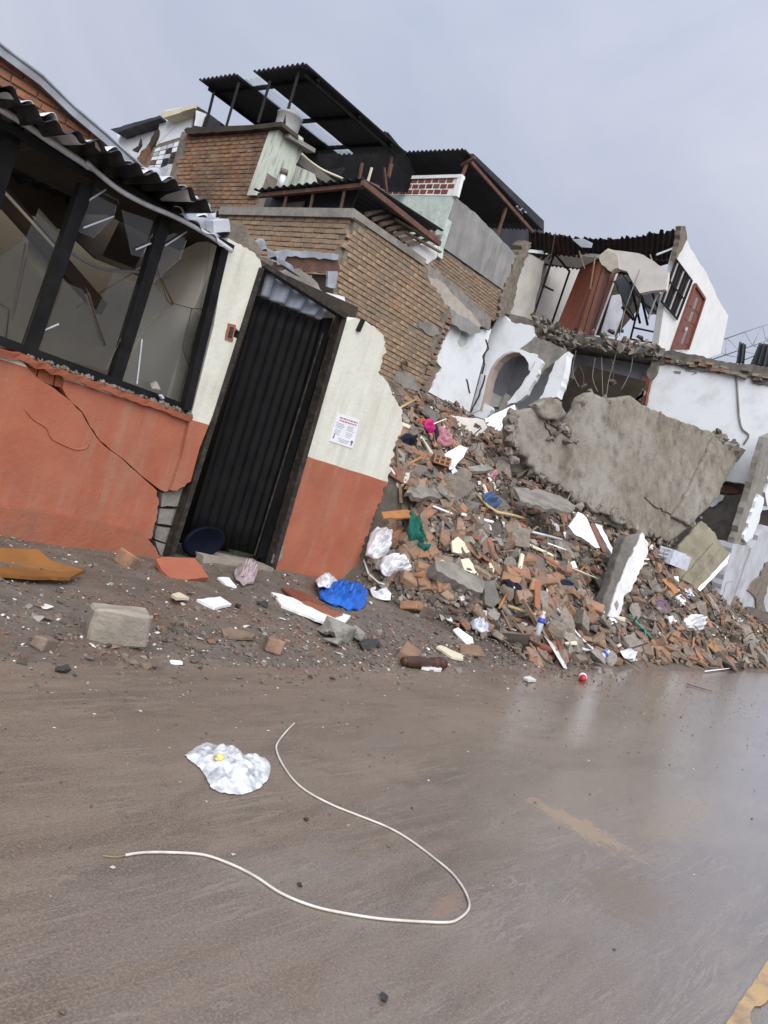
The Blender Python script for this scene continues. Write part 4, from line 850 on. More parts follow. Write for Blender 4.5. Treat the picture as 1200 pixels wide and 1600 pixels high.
# torn room upstairs
poly('side_partition', [(824, 394), (850, 409), (833, 500), (792, 492)], 'y', 12.6, .14, M_room, cb)
poly('partition_end', J([(822, 378), (830, 385), (812, 430), (798, 492), (786, 488), (796, 440), (810, 400)], 2, 5, 106, True), 'y', 12.5, .3, M_mortar, cb)
poly('room_wall', [(846, 404), (940, 414), (906, 526), (828, 506)], 'y', 13.4, .12, M_room, cb)
prism('soffit', [P(a, b, 'z', 9.05) for a, b in [(822, 391), (938, 403), (905, 419), (848, 411)]], (0, 0, .1), M_whitec, cb)
poly('soffit_edge', [(822, 389), (938, 401), (938, 406), (822, 394)], 'y', 12.55, .06, M_white, cb)
poly('ceiling_slab', J([(938, 398), (950, 388), (1006, 398), (1044, 424), (1040, 452), (1000, 458), (980, 424), (968, 420), (956, 424)], 1.2, 9, 107, True), 'x', 18.4, .14, M_room, cb)
poly('ceiling_rim', J([(936, 400), (946, 390), (964, 398), (966, 418), (955, 424), (940, 414)], 1.5, 6, 108, True), 'x', 18.34, .12, mat('yellowed plaster lump', (.50, .46, .38), (.40, .36, .30), 6, .85, .5, 20), cb)
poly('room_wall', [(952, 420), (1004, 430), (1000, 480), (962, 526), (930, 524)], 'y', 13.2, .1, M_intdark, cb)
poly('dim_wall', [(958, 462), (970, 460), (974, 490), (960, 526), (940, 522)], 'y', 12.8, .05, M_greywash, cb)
def rsag(u, v): return Vector((0, 0, -.30*math.sin(math.pi*u)*(1-.6*v)))
corr('roof_sheet', P(826, 392, 'x', 18.7), P(1062, 406, 'y', 9.6), P(1072, 354, 'y', 9.0), P(826, 358, 'x', 18.2), 30, M_darkrust, cb, amp=.035, rag=.07, seed=3, bend=lambda u, v: rsag(u, 1-v))
corr('roof_sheet', P(826, 392, 'x', 18.75), P(1062, 406, 'y', 9.7), (21.3, 11.0, 9.3), (20.4, 14.2, 9.1), 26, M_darkrust, cb, amp=.03)
poly('painted_roof_daylight', [(894, 374), (912, 373), (926, 380), (924, 387), (908, 386)], 'x', 18.3, .01, M_trans, cb)  # white plate painted as sky light through the roof
bar('roof_strut', P(1026, 398, 'y', 9.5), P(1060, 384, 'y', 9.5), .04, .04, M_whitec, cb)
for k, q in enumerate([[(1000, 442), (1030, 448), (1040, 495), (1014, 492)], [(960, 440), (985, 425), (1004, 450), (985, 480), (992, 500)]]):
    poly('hanging_sheet', J(q, 2, 7, 120+k, True), 'y', 11.0+.4*k, .04, M_dark, cb)
tube('hanging_wire', spline([P(a, b, 'x', 18.3) for a, b in [(868, 364), (856, 420), (840, 460), (834, 500)]], 5), .014, M_intdark, cb, 5)
tube('hanging_wire', spline([P(a, b, 'x', 18.3) for a, b in [(1000, 420), (985, 460), (975, 490), (968, 524)]], 5), .012, M_conc, cb, 5)
for k, (a_, b_, x_) in enumerate([((930, 400), (922, 452), 18.3), ((1002, 452), (996, 492), 18.5), ((1016, 398), (1030, 440), 18.6), ((905, 392), (914, 420), 18.3), ((972, 428), (1002, 470), 18.5), ((1030, 452), (1012, 500), 18.6)]):
    bar('hanging_batten', P(*a_, 'x', x_), P(*b_, 'x', x_+.1), .04, .03, (M_oldwood, M_intdark, M_conc)[k % 3], cb)
it = []
for k in range(46):
    px_ = rr.uniform(850, 1030); it.append((rr.randrange(6), Matrix.Translation(P(px_, 506+(px_-850)*.19+rr.uniform(-3, 6), 'x', 18.5+(px_-850)*.006)) @ Euler((rr.random()*6, rr.random()*6, 0)).to_matrix().to_4x4() @ Matrix.Scale(rr.uniform(.07, .24), 4)))
join_copies('floor_debris', [chunk_mesh('floor_debris', 1100+k, M_flake, .4) for k in range(6)], it, M_rmix, cb)
# steel door frame left standing in the room
sf = thing('steel_door_frame', 'tall thin black steel door frame standing in the torn room', 'frame', P(846, 505, 'y', 12.2))
for a, b in [((866, 396), (832, 498)), ((890, 424), (860, 512)), ((866, 396), (890, 424)), ((848, 446), (864, 454))]: bar('frame_bar', P(*a, 'y', 12.3), P(*b, 'y', 12.3), .045, .045, M_black, sf)
wd_ = thing('wardrobe', 'reddish brown wooden wardrobe leaning in the torn upper room', 'wardrobe', P(920, 522, 'y', 11.6))
wy = 11.5
poly('side_panel', [(934, 412), (938, 416), (906, 522), (892, 516)], 'y', wy+.05, .5, M_wood, wd_)
poly('door_panel', [(938, 408), (949, 414), (918, 524), (904, 521)], 'y', wy, .5, M_wood2, wd_)
poly('door_panel', [(950, 412), (963, 420), (930, 526), (918, 524)], 'y', wy+.02, .5, M_wood, wd_)
for a_, b_ in (((943, 411), (911, 522)), ((957, 416), (924, 525))): bar('groove', P(*a_, 'y', wy-.006), P(*b_, 'y', wy-.006), .012, .02, M_intdark, wd_)
bar('edge_trim', P(966, 422, 'y', wy-.05), P(929, 525, 'y', wy-.05), .03, .06, M_whitec, wd_)
bx_ = thing('metal_bunk_frame', 'twisted black bunk frame at the open end of the torn room', 'bed frame', P(1010, 535, 'y', 10))
for a, b in [((985, 530), (1000, 470)), ((1022, 536), (1034, 470)), ((1000, 470), (1034, 494)), ((990, 512), (1028, 520)), ((985, 530), (1022, 536)), ((1000, 455), (1012, 508)), ((972, 480), (990, 500)), ((985, 440), (1000, 505)), ((1012, 440), (1036, 500)), ((968, 520), (976, 486))]:
    bar('frame_bar', P(*a, 'y', 10.2), P(*b, 'y', 10.1), .05, .05, M_black, bx_)
for p_, s_ in [((955, 518), .3), ((970, 516), .25), ((1000, 527), .3), ((940, 524), .2)]:
    o = link('debris_lump', cm[2], bx_); o.matrix_basis = Matrix.Translation(P(*p_, 'y', 10.6)-bx_.location*0) @ Matrix.Scale(s_, 4)
tp = thing('white_tap_stand', 'small white pipe fitting on the floor by the wardrobe', 'pipe', P(880, 512, 'y', 12.1))
tube('pipe', [P(877, 512, 'y', 12.1), P(881, 494, 'y', 12.1)], .05, M_white, tp); bar('top', P(875, 492, 'y', 12.1), P(887, 495, 'y', 12.1), .06, .07, M_white, tp)

# ================================================================== NEIGHBOUR WITH PARTY WALL AND ROOF TERRACE
nx = 20.0
nb_ = thing('party_wall_building', 'white neighbouring building with bare party wall and rooftop room with brown door', 'building', (22, 7, 0))
poly('party_wall', [(1006, 640), (1018, 600), (1028, 565)] + J([(1028, 565), (1053, 567), (1068, 573), (1097, 578), (1145, 583), (1172, 587), (1176, 597), (1200, 599), (1222, 603)], 1.0, 7, 131) + J([(1222, 603), (1212, 640), (1200, 683), (1182, 746), (1169, 757), (1138, 752), (1110, 752)], 1.5, 7, 132) + [(1000, 760)], 'x', nx, .2, M_white, nb_)
poly('cap_band', J([(1010, 556), (1050, 546), (1092, 556), (1122, 565), (1160, 568), (1200, 574), (1240, 580)], 2, 6, 133) + J([(1240, 608), (1200, 601), (1176, 598), (1172, 588), (1145, 585), (1097, 580), (1068, 575), (1053, 570), (1026, 568)], 1.5, 6, 134), 'x', nx-.06, .4, M_concd, nb_)
rr = random.Random(21)
for k in range(26):
    px = rr.uniform(1040, 1200); py = 558+(px-1040)*.19+rr.uniform(-4, 8)
    o = link('brick', brick_mesh('brick', .2, .12, .07, 500+k, rr.choice([M_rbrick, M_rconc, M_rconc]), .012, .006), nb_); o.matrix_basis = Matrix.Translation(P(px, py, 'x', nx-.08)) @ Euler((0, rr.uniform(-.15, .15), math.pi/2+rr.uniform(-.4, .4))).to_matrix().to_4x4()
poly('door_post', J([(1004, 588), (1016, 592), (1008, 632), (994, 630)], .8, 8, 135, True), 'x', nx-.2, .15, M_wood, nb_)
poly('brick_jamb', J([(1018, 562), (1030, 566), (1024, 586), (1014, 594), (1010, 586)], 1.5, 5, 136, True), 'x', nx-.1, .25, M_mortar, nb_)
poly('fallen_jamb', J([(992, 626), (1004, 606), (1008, 612), (1000, 630)], 1, 6, 137, True), 'x', nx-.4, .1, M_conc, nb_)
tube('conduit', spline([P(a, b, 'x', nx-.04) for a, b in [(1018, 564), (1045, 552), (1068, 549)]], 4), .02, M_cable, nb_, 6)
tube('conduit', spline([P(a, b, 'x', nx-.03) for a, b in [(1105, 580), (1140, 580), (1150, 592), (1153, 620), (1155, 650), (1160, 670), (1170, 680), (1162, 694)]], 5), .022, M_conc, nb_, 6)
poly('chipped_spot', J([(1052, 580), (1064, 580), (1063, 584), (1054, 583)], .6, 5, 138, True), 'x', nx-.012, .02, M_conc, nb_)
poly('chipped_spot', J([(1070, 578), (1088, 580), (1090, 583), (1080, 586), (1086, 582), (1072, 580)], .4, 5, 139, True), 'x', nx-.012, .02, M_conc, nb_)
# lower storey in the shade of the slab
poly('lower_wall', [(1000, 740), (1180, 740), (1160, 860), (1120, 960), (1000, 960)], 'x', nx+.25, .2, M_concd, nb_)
for k, q in enumerate([[(1112, 772), (1132, 774), (1128, 782), (1112, 792), (1100, 788)], [(1090, 760), (1130, 756), (1160, 764), (1150, 772), (1110, 768)]]):
    poly('plaster_scab', J(q, 1.5, 6, 140+k, True), 'x', nx+.2, .04, [M_white, M_rust][k], nb_)
# front corner pillar and dim facade
poly('corner_pillar', J([(1196, 684), (1214, 676), (1206, 720), (1192, 770), (1176, 828), (1166, 852), (1146, 850), (1160, 804), (1178, 744)], .9, 9, 142, True), 'y', 5.22, .14, M_conc, nb_)
poly('pillar_plaster', J([(1186, 772), (1194, 778), (1186, 816), (1176, 840), (1166, 848), (1162, 842), (1174, 806)], 1.2, 6, 143, True), 'y', 5.16, .06, M_white, nb_)
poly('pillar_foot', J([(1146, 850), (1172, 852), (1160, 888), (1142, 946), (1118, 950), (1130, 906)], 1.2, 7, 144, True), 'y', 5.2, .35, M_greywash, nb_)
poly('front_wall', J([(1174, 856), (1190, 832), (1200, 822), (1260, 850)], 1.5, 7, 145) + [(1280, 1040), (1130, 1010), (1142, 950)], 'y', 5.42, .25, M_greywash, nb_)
poly('front_wall', J([(1196, 770), (1206, 726), (1260, 700), (1260, 800), (1200, 792)], 1.5, 7, 146, True), 'y', 5.4, .25, M_white, nb_)
poly('brick_scar', J([(1196, 880), (1206, 876), (1202, 912), (1194, 940), (1196, 962), (1184, 960), (1182, 936), (1168, 922), (1180, 906), (1188, 900)], 2, 6, 147, True), 'y', 5.38, .05, M_mortar, nb_)
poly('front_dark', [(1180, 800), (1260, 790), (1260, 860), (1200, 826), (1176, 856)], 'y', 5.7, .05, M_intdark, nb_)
prism('terrace_floor', [(20.1, 5.5, 6.55), (26, 5.5, 6.55), (26, 8.8, 6.55), (20.1, 8.8, 6.55)], (0, 0, -.2), M_concd, nb_)
# rooftop room
fyy = 8.8
poly('rooftop_wall', [(1062, 385)] + J([(1072, 372), (1084, 396), (1100, 420), (1112, 445), (1124, 470), (1138, 494)], 1.2, 8, 148) + [(1126, 552), (1080, 570), (1026, 556), (1036, 490), (1050, 430)], 'y', fyy, .18, M_whitec, nb_)
poly('pier', J([(1064, 354), (1070, 353), (1074, 374), (1062, 396), (1055, 408), (1060, 386)], 1, 6, 149, True), 'y', fyy-.04, .14, M_mortar, nb_)
wf = poly('window', [(1057, 404), (1082, 438), (1058, 500), (1033, 472)], 'y', fyy-.012, .02, M_intdark, nb_)  # dark panel paints the shaded recess behind the bars
for k in range(9):
    t = k/8; a = (1057+25*t, 404+34*t); b = (1033+25*t, 472+28*t); bar('window_bar', P(*a, 'y', fyy-.06), P(*b, 'y', fyy-.06), .028, .028, M_greywash if k % 3 == 1 else M_black, wf)
for t in (.02, .5, .98): bar('window_bar', P(1057-24*t, 404+68*t, 'y', fyy-.065), P(1082-24*t, 438+62*t, 'y', fyy-.065), .03, .04, M_black, wf)
dr = poly('door', [(1086, 444), (1101, 467), (1075, 546), (1050, 546)], 'y', fyy-.03, .06, M_wood, nb_)
for t0, t1 in ((.12, .3), (.36, .52), (.7, .9)):
    def dpt(u, v): return (1086+15*u-36*v+10*u*v, 444+23*u+102*v-23*u*v)
    poly('door_pane', [dpt(.42, t0), dpt(.58, t0), dpt(.58, t1), dpt(.42, t1)], 'y', fyy-.036, .02, M_trans, dr)
    poly('door_panel', [dpt(.1, t0), dpt(.34, t0), dpt(.34, t1), dpt(.1, t1)], 'y', fyy-.045, .03, M_wood, dr)
    poly('door_panel', [dpt(.66, t0), dpt(.92, t0), dpt(.92, t1), dpt(.66, t1)], 'y', fyy-.045, .03, M_wood, dr)
fm = [dpt(0, 0), dpt(1, 0), dpt(1, 1), dpt(0, 1)]
for a, b in ((fm[3], fm[0]), (fm[0], fm[1]), (fm[1], fm[2])): bar('door_frame', P(*a, 'y', fyy-.05), P(*b, 'y', fyy-.05), .06, .07, M_wood, dr)
o = link('door_handle', brick_mesh('door_handle', .06, .06, .12, 3, M_flash, 0, .01), dr); o.matrix_basis = Matrix.Translation(P(1072, 515, 'y', fyy-.09))
# black sheets standing on the terrace and a lattice mast beyond
for k, q in enumerate([((1150, 568), (1163, 568), (1166, 538), (1155, 534)), ((1172, 570), (1200, 574), (1206, 538), (1186, 536))]):
    s_ = corr('roofing_sheet', *[P(*c_, 'x', 20.3+.2*k) for c_ in q], 2+k, M_dark, None, amp=.04); tag(s_, ['narrow black roofing sheet standing on the terrace edge', 'wide black roofing sheet standing at the right end of the terrace'][k], 'roofing sheet', 'black sheets standing on the terrace')
ms = thing('lattice_mast', 'thin grey lattice mast lying across behind the terrace', 'mast', P(1100, 552, 'x', 24))
ch = [[(1074, 550), (1240, 492)], [(1112, 562), (1240, 518)], [(1140, 572), (1240, 530)]]
ct = lambda c_, t: P(c_[0][0]+(c_[1][0]-c_[0][0])*t, c_[0][1]+(c_[1][1]-c_[0][1])*t, 'x', 26)
for c_ in ch: tube('chord', [ct(c_, 0), ct(c_, 1)], .018, M_galv, ms, 6)
for i in range(6):
    t = i/6; tube('lattice_bar', [ct(ch[0], t+.04), ct(ch[1], t)], .011, M_galv, ms, 5); tube('lattice_bar', [ct(ch[1], t), ct(ch[0], t+.2)], .011, M_galv, ms, 5); tube('lattice_bar', [ct(ch[1], t), ct(ch[2], t+.1)], .011, M_galv, ms, 5)

# ================================================================== FALLEN FLOOR SLABS
def roughen(o, vox=.04, amp=.03, size=.5, amp2=.018, size2=.06):
    """crumbled broken concrete: voxel remesh, then lumps and pits"""
    m_ = o.modifiers.new('remesh', 'REMESH'); m_.mode = 'VOXEL'; m_.voxel_size = vox; m_.use_smooth_shade = True
    for a_, s_ in ((amp, size), (amp2, size2)):
        tx = bpy.data.textures.new('lumps', 'CLOUDS'); tx.noise_scale = s_; tx.noise_depth = 3
        d_ = o.modifiers.new('lumps', 'DISPLACE'); d_.texture = tx; d_.texture_coords = 'GLOBAL'; d_.strength = a_; d_.mid_level = .5
    return o
c1, c2, c3 = P(838, 738, 'y', 6.3), P(1048, 846, 'x', 16.3), P(1162, 700, 'x', 19.7)
sn = (c2-c1).cross(c3-c1).normalized(); sc0 = c1
if sn.dot(FW) > 0: sn = -sn
fsb = thing('fallen_floor_slab', 'huge tilted concrete floor slab, mottled brown grey, leaning on the rubble', 'concrete slab', (c1+c2)/2)
def sp_(name, px, d, th, mt, par=fsb): return prism(name, [PP(a, b, sc0+sn*d, sn) for a, b in px], -sn*th, mt, par)
roughen(sp_('slab', J([(800, 652), (812, 640), (832, 636), (850, 644)], 2, 6, 161) + J([(850, 644), (862, 664), (880, 676), (900, 690), (890, 664), (902, 640), (912, 620), (925, 612), (950, 622), (985, 618), (1006, 632), (1040, 648), (1080, 662), (1115, 676), (1128, 690), (1146, 694), (1162, 700)], 1.6, 7, 162) + J([(1162, 700), (1140, 740), (1110, 790), (1078, 824), (1048, 846)], 1.2, 9, 163) + J([(1048, 846), (1010, 838), (960, 812), (910, 786), (860, 752), (838, 738), (822, 712), (800, 690)], 4, 7, 164), 0, .2, M_slab))
roughen(sp_('edge_beam', J([(1118, 684), (1150, 696), (1160, 702), (1120, 780), (1078, 822), (1054, 808), (1086, 752)], 2.0, 8, 165, True), .1, .12, M_slab), .04, .03)
roughen(sp_('slab_corner', J([(838, 632), (856, 622), (874, 622), (884, 640), (886, 650), (872, 656), (858, 656), (846, 646)], 2.5, 6, 166, True), .1, .2, M_slab))
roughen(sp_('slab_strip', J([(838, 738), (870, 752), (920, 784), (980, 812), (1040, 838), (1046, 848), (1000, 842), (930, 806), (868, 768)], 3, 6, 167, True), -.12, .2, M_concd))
for pts in [[(846, 644), (858, 662), (872, 672), (890, 684), (902, 694)], [(1008, 776), (1022, 790), (1040, 800), (1052, 808), (1078, 822)], [(866, 690), (858, 672), (852, 660)]]:
    q = J(pts, 2.2, 4, len(pts)+pts[0][0]); sp_('slab_crack', q + [(a+.55, b-.3) for a, b in q[::-1]], .022, .03, M_intdark)
rq = random.Random(77); it = []
for a0, b0, n_ in [((836, 740), (1046, 850), 150), ((800, 650), (800, 720), 40), ((850, 644), (905, 690), 45), ((905, 640), (925, 612), 10), ((1110, 676), (1162, 704), 40), ((1048, 846), (1100, 800), 14), ((925, 612), (1110, 676), 6)]:
    for _ in range(n_):
        t = rq.random(); sz = rq.uniform(.06, .2)*(1.5 if rq.random() < .12 else 1)
        it.append((rq.randrange(6), Matrix.Translation(PP(a0[0]+(b0[0]-a0[0])*t+rq.gauss(0, 4), a0[1]+(b0[1]-a0[1])*t+rq.gauss(0, 4), sc0-sn*rq.uniform(0, .15), sn)) @ Euler((rq.random()*6, rq.random()*6, rq.random()*6)).to_matrix().to_4x4() @ Matrix.Scale(sz, 4)))
join_copies('crumbled_edge', cm, it, M_rconc, fsb)
# stains and broken lumps on its upper right corner
for k, (a, b, s, mt) in enumerate([(1122, 674, .2, M_rconc), (1124, 690, .24, M_rconc), (1134, 700, .3, M_rconc), (1118, 716, .2, M_rbrick), (1120, 722, .14, M_flake), (1144, 702, .34, M_rconc), (1150, 712, .2, M_rconc), (872, 678, .22, M_rconc), (884, 690, .25, M_rconc), (860, 686, .18, M_rconc)]):
    o = link('lump', chunk_mesh('lump', 600+k, mt, .5), fsb); o.matrix_basis = Matrix.Translation(PP(a, b, sc0+sn*.04, sn)) @ Euler((.4*k, .3, k)).to_matrix().to_4x4() @ Matrix.Scale(s, 4)
sp_('bent_plate', [(1144, 718), (1158, 700), (1166, 703), (1152, 722)], .06, .04, M_conc)
d1 = HP(1075, 918); dn = Vector((-.45, -.62, .5)).normalized()
s2 = thing('small_fallen_slab', 'smaller olive grey slab propped below the huge tilted slab', 'concrete slab', d1)
roughen(prism('slab', [PP(a, b, d1, dn) for a, b in J([(1096, 812), (1112, 826), (1126, 846), (1140, 864), (1136, 880), (1094, 924), (1066, 916), (1050, 904), (1040, 896), (1062, 850)], 2.2, 8, 171, True)], -dn*.14, M_slab2, s2), .035, .04)
prism('rib', [PP(a, b, d1+dn*.04, dn) for a, b in J([(1116, 848), (1126, 856), (1080, 912), (1064, 906)], 1., 8, 172, True)], -dn*.06, M_slab2, s2)
prism('white_edge', [PP(a, b, d1+dn*.006, dn) for a, b in J([(1140, 866), (1137, 880), (1094, 924), (1090, 920), (1130, 878)], .8, 8, 173, True)], -dn*.1, M_whitec, s2)
s3 = plate('fallen_slab_piece', [(1026, 842), (1048, 850), (1064, 848), (1044, 884), (1030, 866)], M_slab2, .1, .12, (-.4, -.7, .5)); tag(s3, 'wedge of slab jammed between the two fallen slabs', 'concrete slab')

# ================================================================== RUBBLE
rr = random.Random(33)
def inview(p, mg=12):
    q = p-EYEP; z = q.dot(FW)
    if z < .5: return False
    x = 600+FPX*q.dot(CX)/z; y = 800-FPX*q.dot(CY)/z
    return -mg < x < 1200+mg and -mg < y < 1600+mg
def spot(x0=6.2, x1=21, y0=3.1, y1=9.5):
    while True:
        x, y = rr.uniform(x0, x1), rr.uniform(y0, y1)
        if y < 5.6 and x < 6.9 and heap(x, y) < .12: continue
        if 5.1 < y < 5.7 and x < 6.6: continue
        if y > 7.9 and x < 10: continue
        if heap(x, y) > .03: return x, y
def rest_matrix(x, y, s, h, emb=.2, wild=.6, zrot=None):
    n = hn(x, y); q = Vector((0, 0, 1)).rotation_difference((n+Vector((rr.gauss(0, wild), rr.gauss(0, wild), 0))*.6).normalized())
    M = q.to_matrix().to_4x4() @ Matrix.Rotation(rr.uniform(0, 6.3) if zrot is None else zrot, 4, 'Z')
    return Matrix.Translation(Vector((x, y, ground(x, y)+h*(.5-emb)))) @ M @ (Matrix.Scale(s, 4) if not isinstance(s, tuple) else Matrix.Diagonal((*s, 1)))
BV = [brick_mesh('rubble_brick', .23, .115, .065, 700+k, M_rbrick, .008, .007, cut=(0, .3, .3, .7, 0, .3, .7, 0)[k]) for k in range(8)]
CV = [chunk_mesh('concrete_chunk', 750+k, M_rconc, rr.uniform(.4, .75)) for k in range(8)]
FV = [chunk_mesh('plaster_flake', 780+k, M_flake, .13, 10) for k in range(6)]
SV = [chunk_mesh('small_rubble', 800+k, M_rmix, rr.uniform(.35, .8), 9) for k in range(10)]
def scatter(name, metas, n, label, cat, group, size, h, x0=6.4, x1=20.5, y0=3.3, y1=8.4, near=True):
    k = 0; t = 0
    while k < n and t < n*20:
        t += 1; x, y = spot(x0, x1, y0, y1)
        if near and rr.random() > (9./max(9., math.hypot(x, y)))**1.2: continue
        s = size(); p = Vector((x, y, ground(x, y)))
        if not inview(p, 0): continue
        o = link(name, rr.choice(metas)); o.matrix_world = rest_matrix(x, y, s, h*s if not isinstance(s, tuple) else h); tag(o, label, cat, group); k += 1
def pile(n, pg):
    k = 0; xs_ = [a for a, _ in pg]; ys_ = [b for _, b in pg]
    while k < n:
        a, b = rr.uniform(min(xs_), max(xs_)), rr.uniform(min(ys_), max(ys_))
        if not inpoly(a, b, pg): continue
        p = HP(a, b); o = link('rubble_brick', rr.choice(BV)); o.matrix_world = rest_matrix(p.x, p.y, rr.uniform(1., 1.25), .07, -.1, .7); tag(o, 'loose dusty brick lying in the rubble mound', 'brick', 'bricks lying in the rubble mound'); k += 1
pile(42, [(790, 880), (860, 880), (930, 930), (925, 975), (850, 960), (790, 925)])
pile(16, [(610, 830), (690, 860), (700, 940), (640, 920)])
pile(22, [(1000, 990), (1100, 1000), (1150, 1040), (1010, 1030)])
scatter('rubble_brick', BV, 215, 'loose dusty brick lying in the rubble mound', 'brick', 'bricks lying in the rubble mound', lambda: rr.uniform(.85, 1.15), .07)
scatter('concrete_chunk', CV, 170, 'rough grey concrete chunk lying in the rubble mound', 'concrete chunk', 'concrete chunks in the rubble mound', lambda: rr.uniform(.14, .36) if rr.random() < .9 else rr.uniform(.36, .5), .5)
scatter('plaster_flake', FV, 230, 'flat white plaster flake lying in the rubble mound', 'plaster', 'plaster flakes in the rubble mound', lambda: rr.uniform(.07, .24), .15)
TV = [chunk_mesh('cement_fragment', 1000+k, M_rconc if k % 3 else M_flake, .16+.05*(k % 3), 9) for k in range(9)]
scatter('cement_fragment', TV, 70, 'flat broken cement fragment tilted in the rubble mound', 'cement fragment', 'flat cement fragments in the rubble mound', lambda: rr.uniform(.28, .62), .2)
TB = [brick_mesh('broken_lath', 1, .05, .025, 1020+k, (M_oldwood, M_cream, M_orwood, M_wood2)[k % 4], .012, 0) for k in range(8)]
scatter('broken_lath', TB, 90, 'broken wooden lath lying across the rubble mound', 'lath', 'broken laths in the rubble mound', lambda: (rr.uniform(.25, .8), rr.uniform(.5, 1.3), rr.uniform(.6, 1.4)), .12)
# the uncountable rest
it = []
for k in range(1000):
    x, y = spot(6.2, 22, 3.3, 12.2) if k < 880 else (rr.uniform(6.5, 7.6), rr.uniform(4.6, 7.9)); it.append((rr.randrange(8), rest_matrix(x, y, rr.uniform(.7, 1.1), .07, .3)))
tag(join_copies('brick_rubble', BV, it, M_rbrick), 'mass of broken brick pieces covering the mound', 'rubble')
it = []
for k in range(24000):
    x, y = spot(6.0, 22, 3.05, 12.2) if k < 21500 else (rr.uniform(6.35, 7.9), rr.uniform(5.45, 7.9)); s = rr.uniform(.03, .12)*(1 if rr.random() < .85 else 1.9); it.append((rr.randrange(10), rest_matrix(x, y, s, s*.6, .25)))
for k in range(2600):
    x, y = rr.uniform(6.42, 7.5), rr.uniform(4.2, 6.2); s = rr.uniform(.02, .11)
    if heap(x, y) > .05: it.append((rr.randrange(10), rest_matrix(x, y, s, s*.6, .1)))
for k in range(11000):
    x, y = spot(6.0, 20, 3.0, 9); s = rr.uniform(.012, .045); it.append((rr.randrange(10), rest_matrix(x, y, s, s*.6, .0)))
tag(join_copies('small_rubble', SV, it, M_rmix), 'mass of small mixed rubble covering the mound', 'rubble')
it = []
for k in range(1700):
    x, y = spot(6.0, 22, 3.05, 11); s = rr.uniform(.03, .12); it.append((rr.randrange(6), rest_matrix(x, y, s, s*.15, .1)))
tag(join_copies('plaster_crumbs', FV, it, M_flake), 'white plaster crumbs sprinkled over the mound', 'rubble')
# long splinters, strips and wires through the mound
it = []
SP = [brick_mesh('splinter', 1, .03, .02, 900+k, M_oldwood, .006, 0) for k in range(4)]
for k in range(420):
    x, y = spot(6.4, 21, 3.2, 9); it.append((rr.randrange(4), rest_matrix(x, y, (rr.uniform(.15, .7), rr.uniform(.5, 1.2), rr.uniform(.5, 1)), .05, -.1, .9)))
wv = []; wf_ = []
for k in range(90):
    x, y = spot(6.6, 20, 3.4, 9); p = Vector((x, y, ground(x, y)+.04)); d_ = Vector((rr.gauss(0, 1), rr.gauss(0, .6), rr.gauss(.2, .4))).normalized()*rr.uniform(.1, .3)
    a_, b_ = tube_data(spline([p, p+d_*.7+Vector((0, 0, .06)), p+d_*1.4+Vector((rr.gauss(0, .1), 0, rr.uniform(-.02, .1))), p+d_*2], 4), rr.uniform(.004, .008), 5)
    wf_ += [[i_+len(wv) for i_ in f_] for f_ in b_]; wv += a_
tag(mk('bent_wires', wv, wf_, M_rust, None, True), 'rusty bent wires and bars tangled in the mound', 'wire', kind='stuff')
tag(join_copies('wood_splinters', SP, it, M_oldwood), 'wood splinters and laths tangled in the mound', 'wood')
# pavement grit: strewn band in front of the house, thicker at the kerb
it = []; it2 = []; it3 = []
for k in range(11000):
    x = rr.uniform(.2, 8.5); y = rr.gauss(3.55, .28) if rr.random() < .6 else rr.uniform(3.2, 5.2)
    if y > 5.2 or y < 2.7: continue
    s = rr.uniform(.006, .03)*(1 if rr.random() < .93 else 2.4)
    M = Matrix.Translation((x, y, ground(x, y)+s*.12)) @ Euler((rr.gauss(0, .3), rr.gauss(0, .3), rr.random()*6)).to_matrix().to_4x4() @ Matrix.Scale(s, 4)
    u = rr.random()
    if u < .8: it.append((rr.randrange(10), M))
    elif u < .88: it2.append((rr.randrange(6), M))
    else: it3.append((rr.randrange(8), M @ Matrix.Scale(.22/.23*3.2, 4)))
tag(join_copies('pavement_grit', SV, it, M_rmix), 'grit and small stones strewn over the pavement', 'gravel')
tag(join_copies('white_grit', FV, it2, M_flake), 'white plaster crumbs strewn over the pavement', 'gravel')
tag(join_copies('brick_grit', BV, it3, M_rbrick), 'red brick crumbs strewn over the pavement', 'gravel')
it = []; it2 = []
for k in range(1100):
    x = rr.uniform(.6, 12); y = 3.1-abs(rr.gauss(0, .8))
    s = rr.uniform(.006, .02); M = Matrix.Translation((x, y, .002)) @ Euler((0, 0, rr.random()*6)).to_matrix().to_4x4() @ Matrix.Scale(s, 4)
    (it if rr.random() < .85 else it2).append((rr.randrange(6), M))
tag(join_copies('road_grit', SV, it, M_rmix), 'scattered grit on the wet road', 'gravel')
tag(join_copies('road_flakes', FV, it2, M_flake), 'pale flakes scattered on the wet road', 'gravel')

# ------------------------------------------------------------------ single things in the mound
def onp(px, py, up=0.): p = HP(px, py); return p + Vector((0, 0, up))
def t1(o, label, cat, group=None): return tag(o, label, cat, group)
